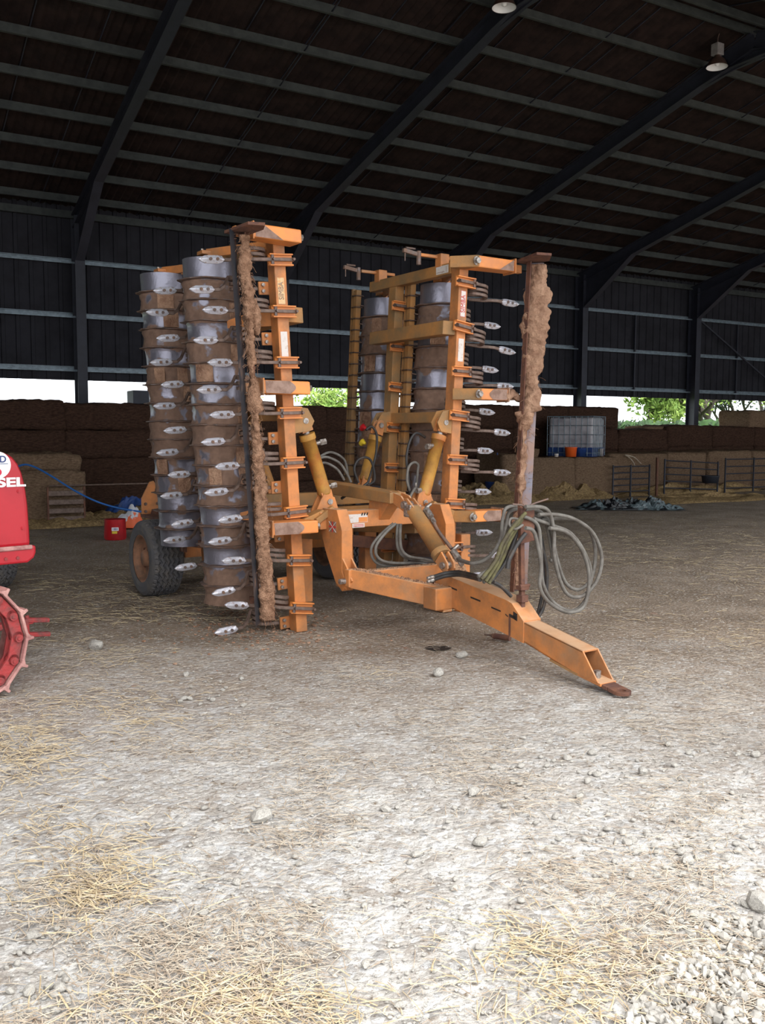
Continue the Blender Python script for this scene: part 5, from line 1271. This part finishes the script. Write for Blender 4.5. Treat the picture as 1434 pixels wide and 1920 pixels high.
# oil stain
n_ = 24; p = WORLD.g(822, 1214); mb = MB(); mb.add([(p.x + .10 * math.cos(a) * (1 + .3 * nz((math.cos(a), math.sin(a), 0), 2)), p.y + .07 * math.sin(a) * (1 + .4 * nz((math.cos(a), math.sin(a), 4), 2)), gz(p.x, p.y) + .006) for a in [2 * math.pi * k / n_ for k in range(n_)]], [tuple(range(n_))])
o = mb.build('oil_stain', M['dark']); tag(o, 'small black oil stain on the floor below the drawbar', 'stain', kind='stuff')
# crumbs of dried mud under the wing
mb = MB()
for _ in range(500):
    a = rg.gauss(0, 1); b = rg.gauss(0, 1); p = MACH.wld(-1.0 + a * .35, 3.0 + b * .5, 0); s_ = rg.uniform(.003, .02); V, F = base_r[rg.randrange(5)]
    mb.add([Vector((p.x, p.y, gz(p.x, p.y) + s_ * .3)) + v * s_ for v in V], F)
tag(mb.build('mud_crumbs', M['mud']), 'crumbs of dried mud fallen under the left wing', 'mud', kind='stuff')

# ------------------------------------------------------------------ trees outside
def tree(px, dist, hgt, spread, nleaf, label, leafm='leaf', trunk=.22, crown0=1.2, seed=0, lsize=.22, dens=1):
    rg = random.Random(seed); X = (px - 717) / FPX * dist; o = empty('field_tree', (X, dist, 0), 0, label, 'tree'); mb = MB(); tips = []
    def br(p, d, L, r, lev):
        q = p + d * L; mid = (p + q) / 2 + Vector((rg.uniform(-1, 1), rg.uniform(-1, 1), 0)) * L * .06; mb.tube([p, mid, q], [r, r * .85, r * .65], 6, False); tips.append((q, lev)); tips.append((mid, lev))
        if lev < 4:
            for _ in range(3 if lev else 5):
                dd = (d + Vector((rg.uniform(-1, 1), rg.uniform(-1, 1), rg.uniform(-.25, .75))) * (.9 if lev else 1.1)).normalized(); br(q if rg.random() < .7 else mid, dd, L * rg.uniform(.6, .85), r * .55, lev + 1)
    br(Vector((0, 0, 0)), Vector((0, 0, 1)), crown0, trunk, 0); mb.build('trunk', M['bark'], o)
    sc = spread; mb = MB(); T = [t for t, l in tips if l >= 2]
    for _ in range(nleaf):
        c = rg.choice(T) + Vector((rg.gauss(0, 1), rg.gauss(0, 1), rg.gauss(0, .8))) * .38 * sc / 4; a = Vector((rg.uniform(-1, 1), rg.uniform(-1, 1), rg.uniform(-1, 1))).normalized(); b = a.orthogonal().normalized(); s_ = lsize * rg.uniform(.5, 1.2)
        mb.add([c - a * s_, c + b * s_ * .5, c + a * s_, c - b * s_ * .5], [(0, 1, 2, 3)])
    mb.build('foliage', M[leafm], o); return o
tree(1215, 52, 10, 5, 7000, 'broad pale green tree outside, left of the right hand post', seed=1, crown0=2.6, lsize=.2)
tree(1262, 66, 10, 5, 3500, 'green tree with a straight trunk just left of the bare post', seed=5, crown0=3.0, trunk=.3, lsize=.18)
tree(1322, 54, 9, 5, 1500, 'spreading thin leaved tree outside right of the post', seed=2, crown0=2.6, trunk=.3, lsize=.14)
tree(1372, 64, 9, 4, 6000, 'dark ivy covered tree outside between two lighter trees', leafm='leafdark', seed=3, crown0=2.6, lsize=.14)
tree(1425, 58, 9, 5, 3500, 'pale green tree outside at the right edge', seed=6, crown0=2.6, lsize=.16)
tree(628, 56, 8, 5, 2600, 'light green tree outside between the two wings', seed=4, crown0=1.6, lsize=.15)
tree(487, 60, 8, 3, 2000, 'small light green tree outside behind the left wing', seed=7, crown0=1.3, lsize=.14)
def hedge(px0, px1, dist, h, label, seed):
    x0 = (px0 - 717) / FPX * dist; x1 = (px1 - 717) / FPX * dist; o = bale_mesh('field_hedge', x1 - x0, 2.0, h, seed, M['hedge'], seg=.3, amp=.35); o.location = ((x0 + x1) / 2, dist, 0); o.name = 'field_hedge'
    rg = random.Random(seed); mb = MB()
    for _ in range(5000):
        c = Vector((rg.uniform(-.5, .5) * (x1 - x0), rg.uniform(-1.2, .6), h * (rg.random() ** .6) + rg.gauss(0, .1))); a = Vector((rg.uniform(-1, 1), rg.uniform(-1, 1), rg.uniform(-1, 1))).normalized(); b = a.orthogonal().normalized(); s_ = .12; mb.add([c - a * s_, c + b * s_ * .6, c + a * s_, c - b * s_ * .6], [(0, 1, 2, 3)])
    mb.build('foliage', M['leafdark'], o); tag(o, label, 'hedge'); return o
hedge(1140, 1290, 47, 2.1, 'dark green hedge outside below the pale tree', 41); hedge(1285, 1480, 49.6, 2.2, 'green hedge outside right of the bare post', 42)
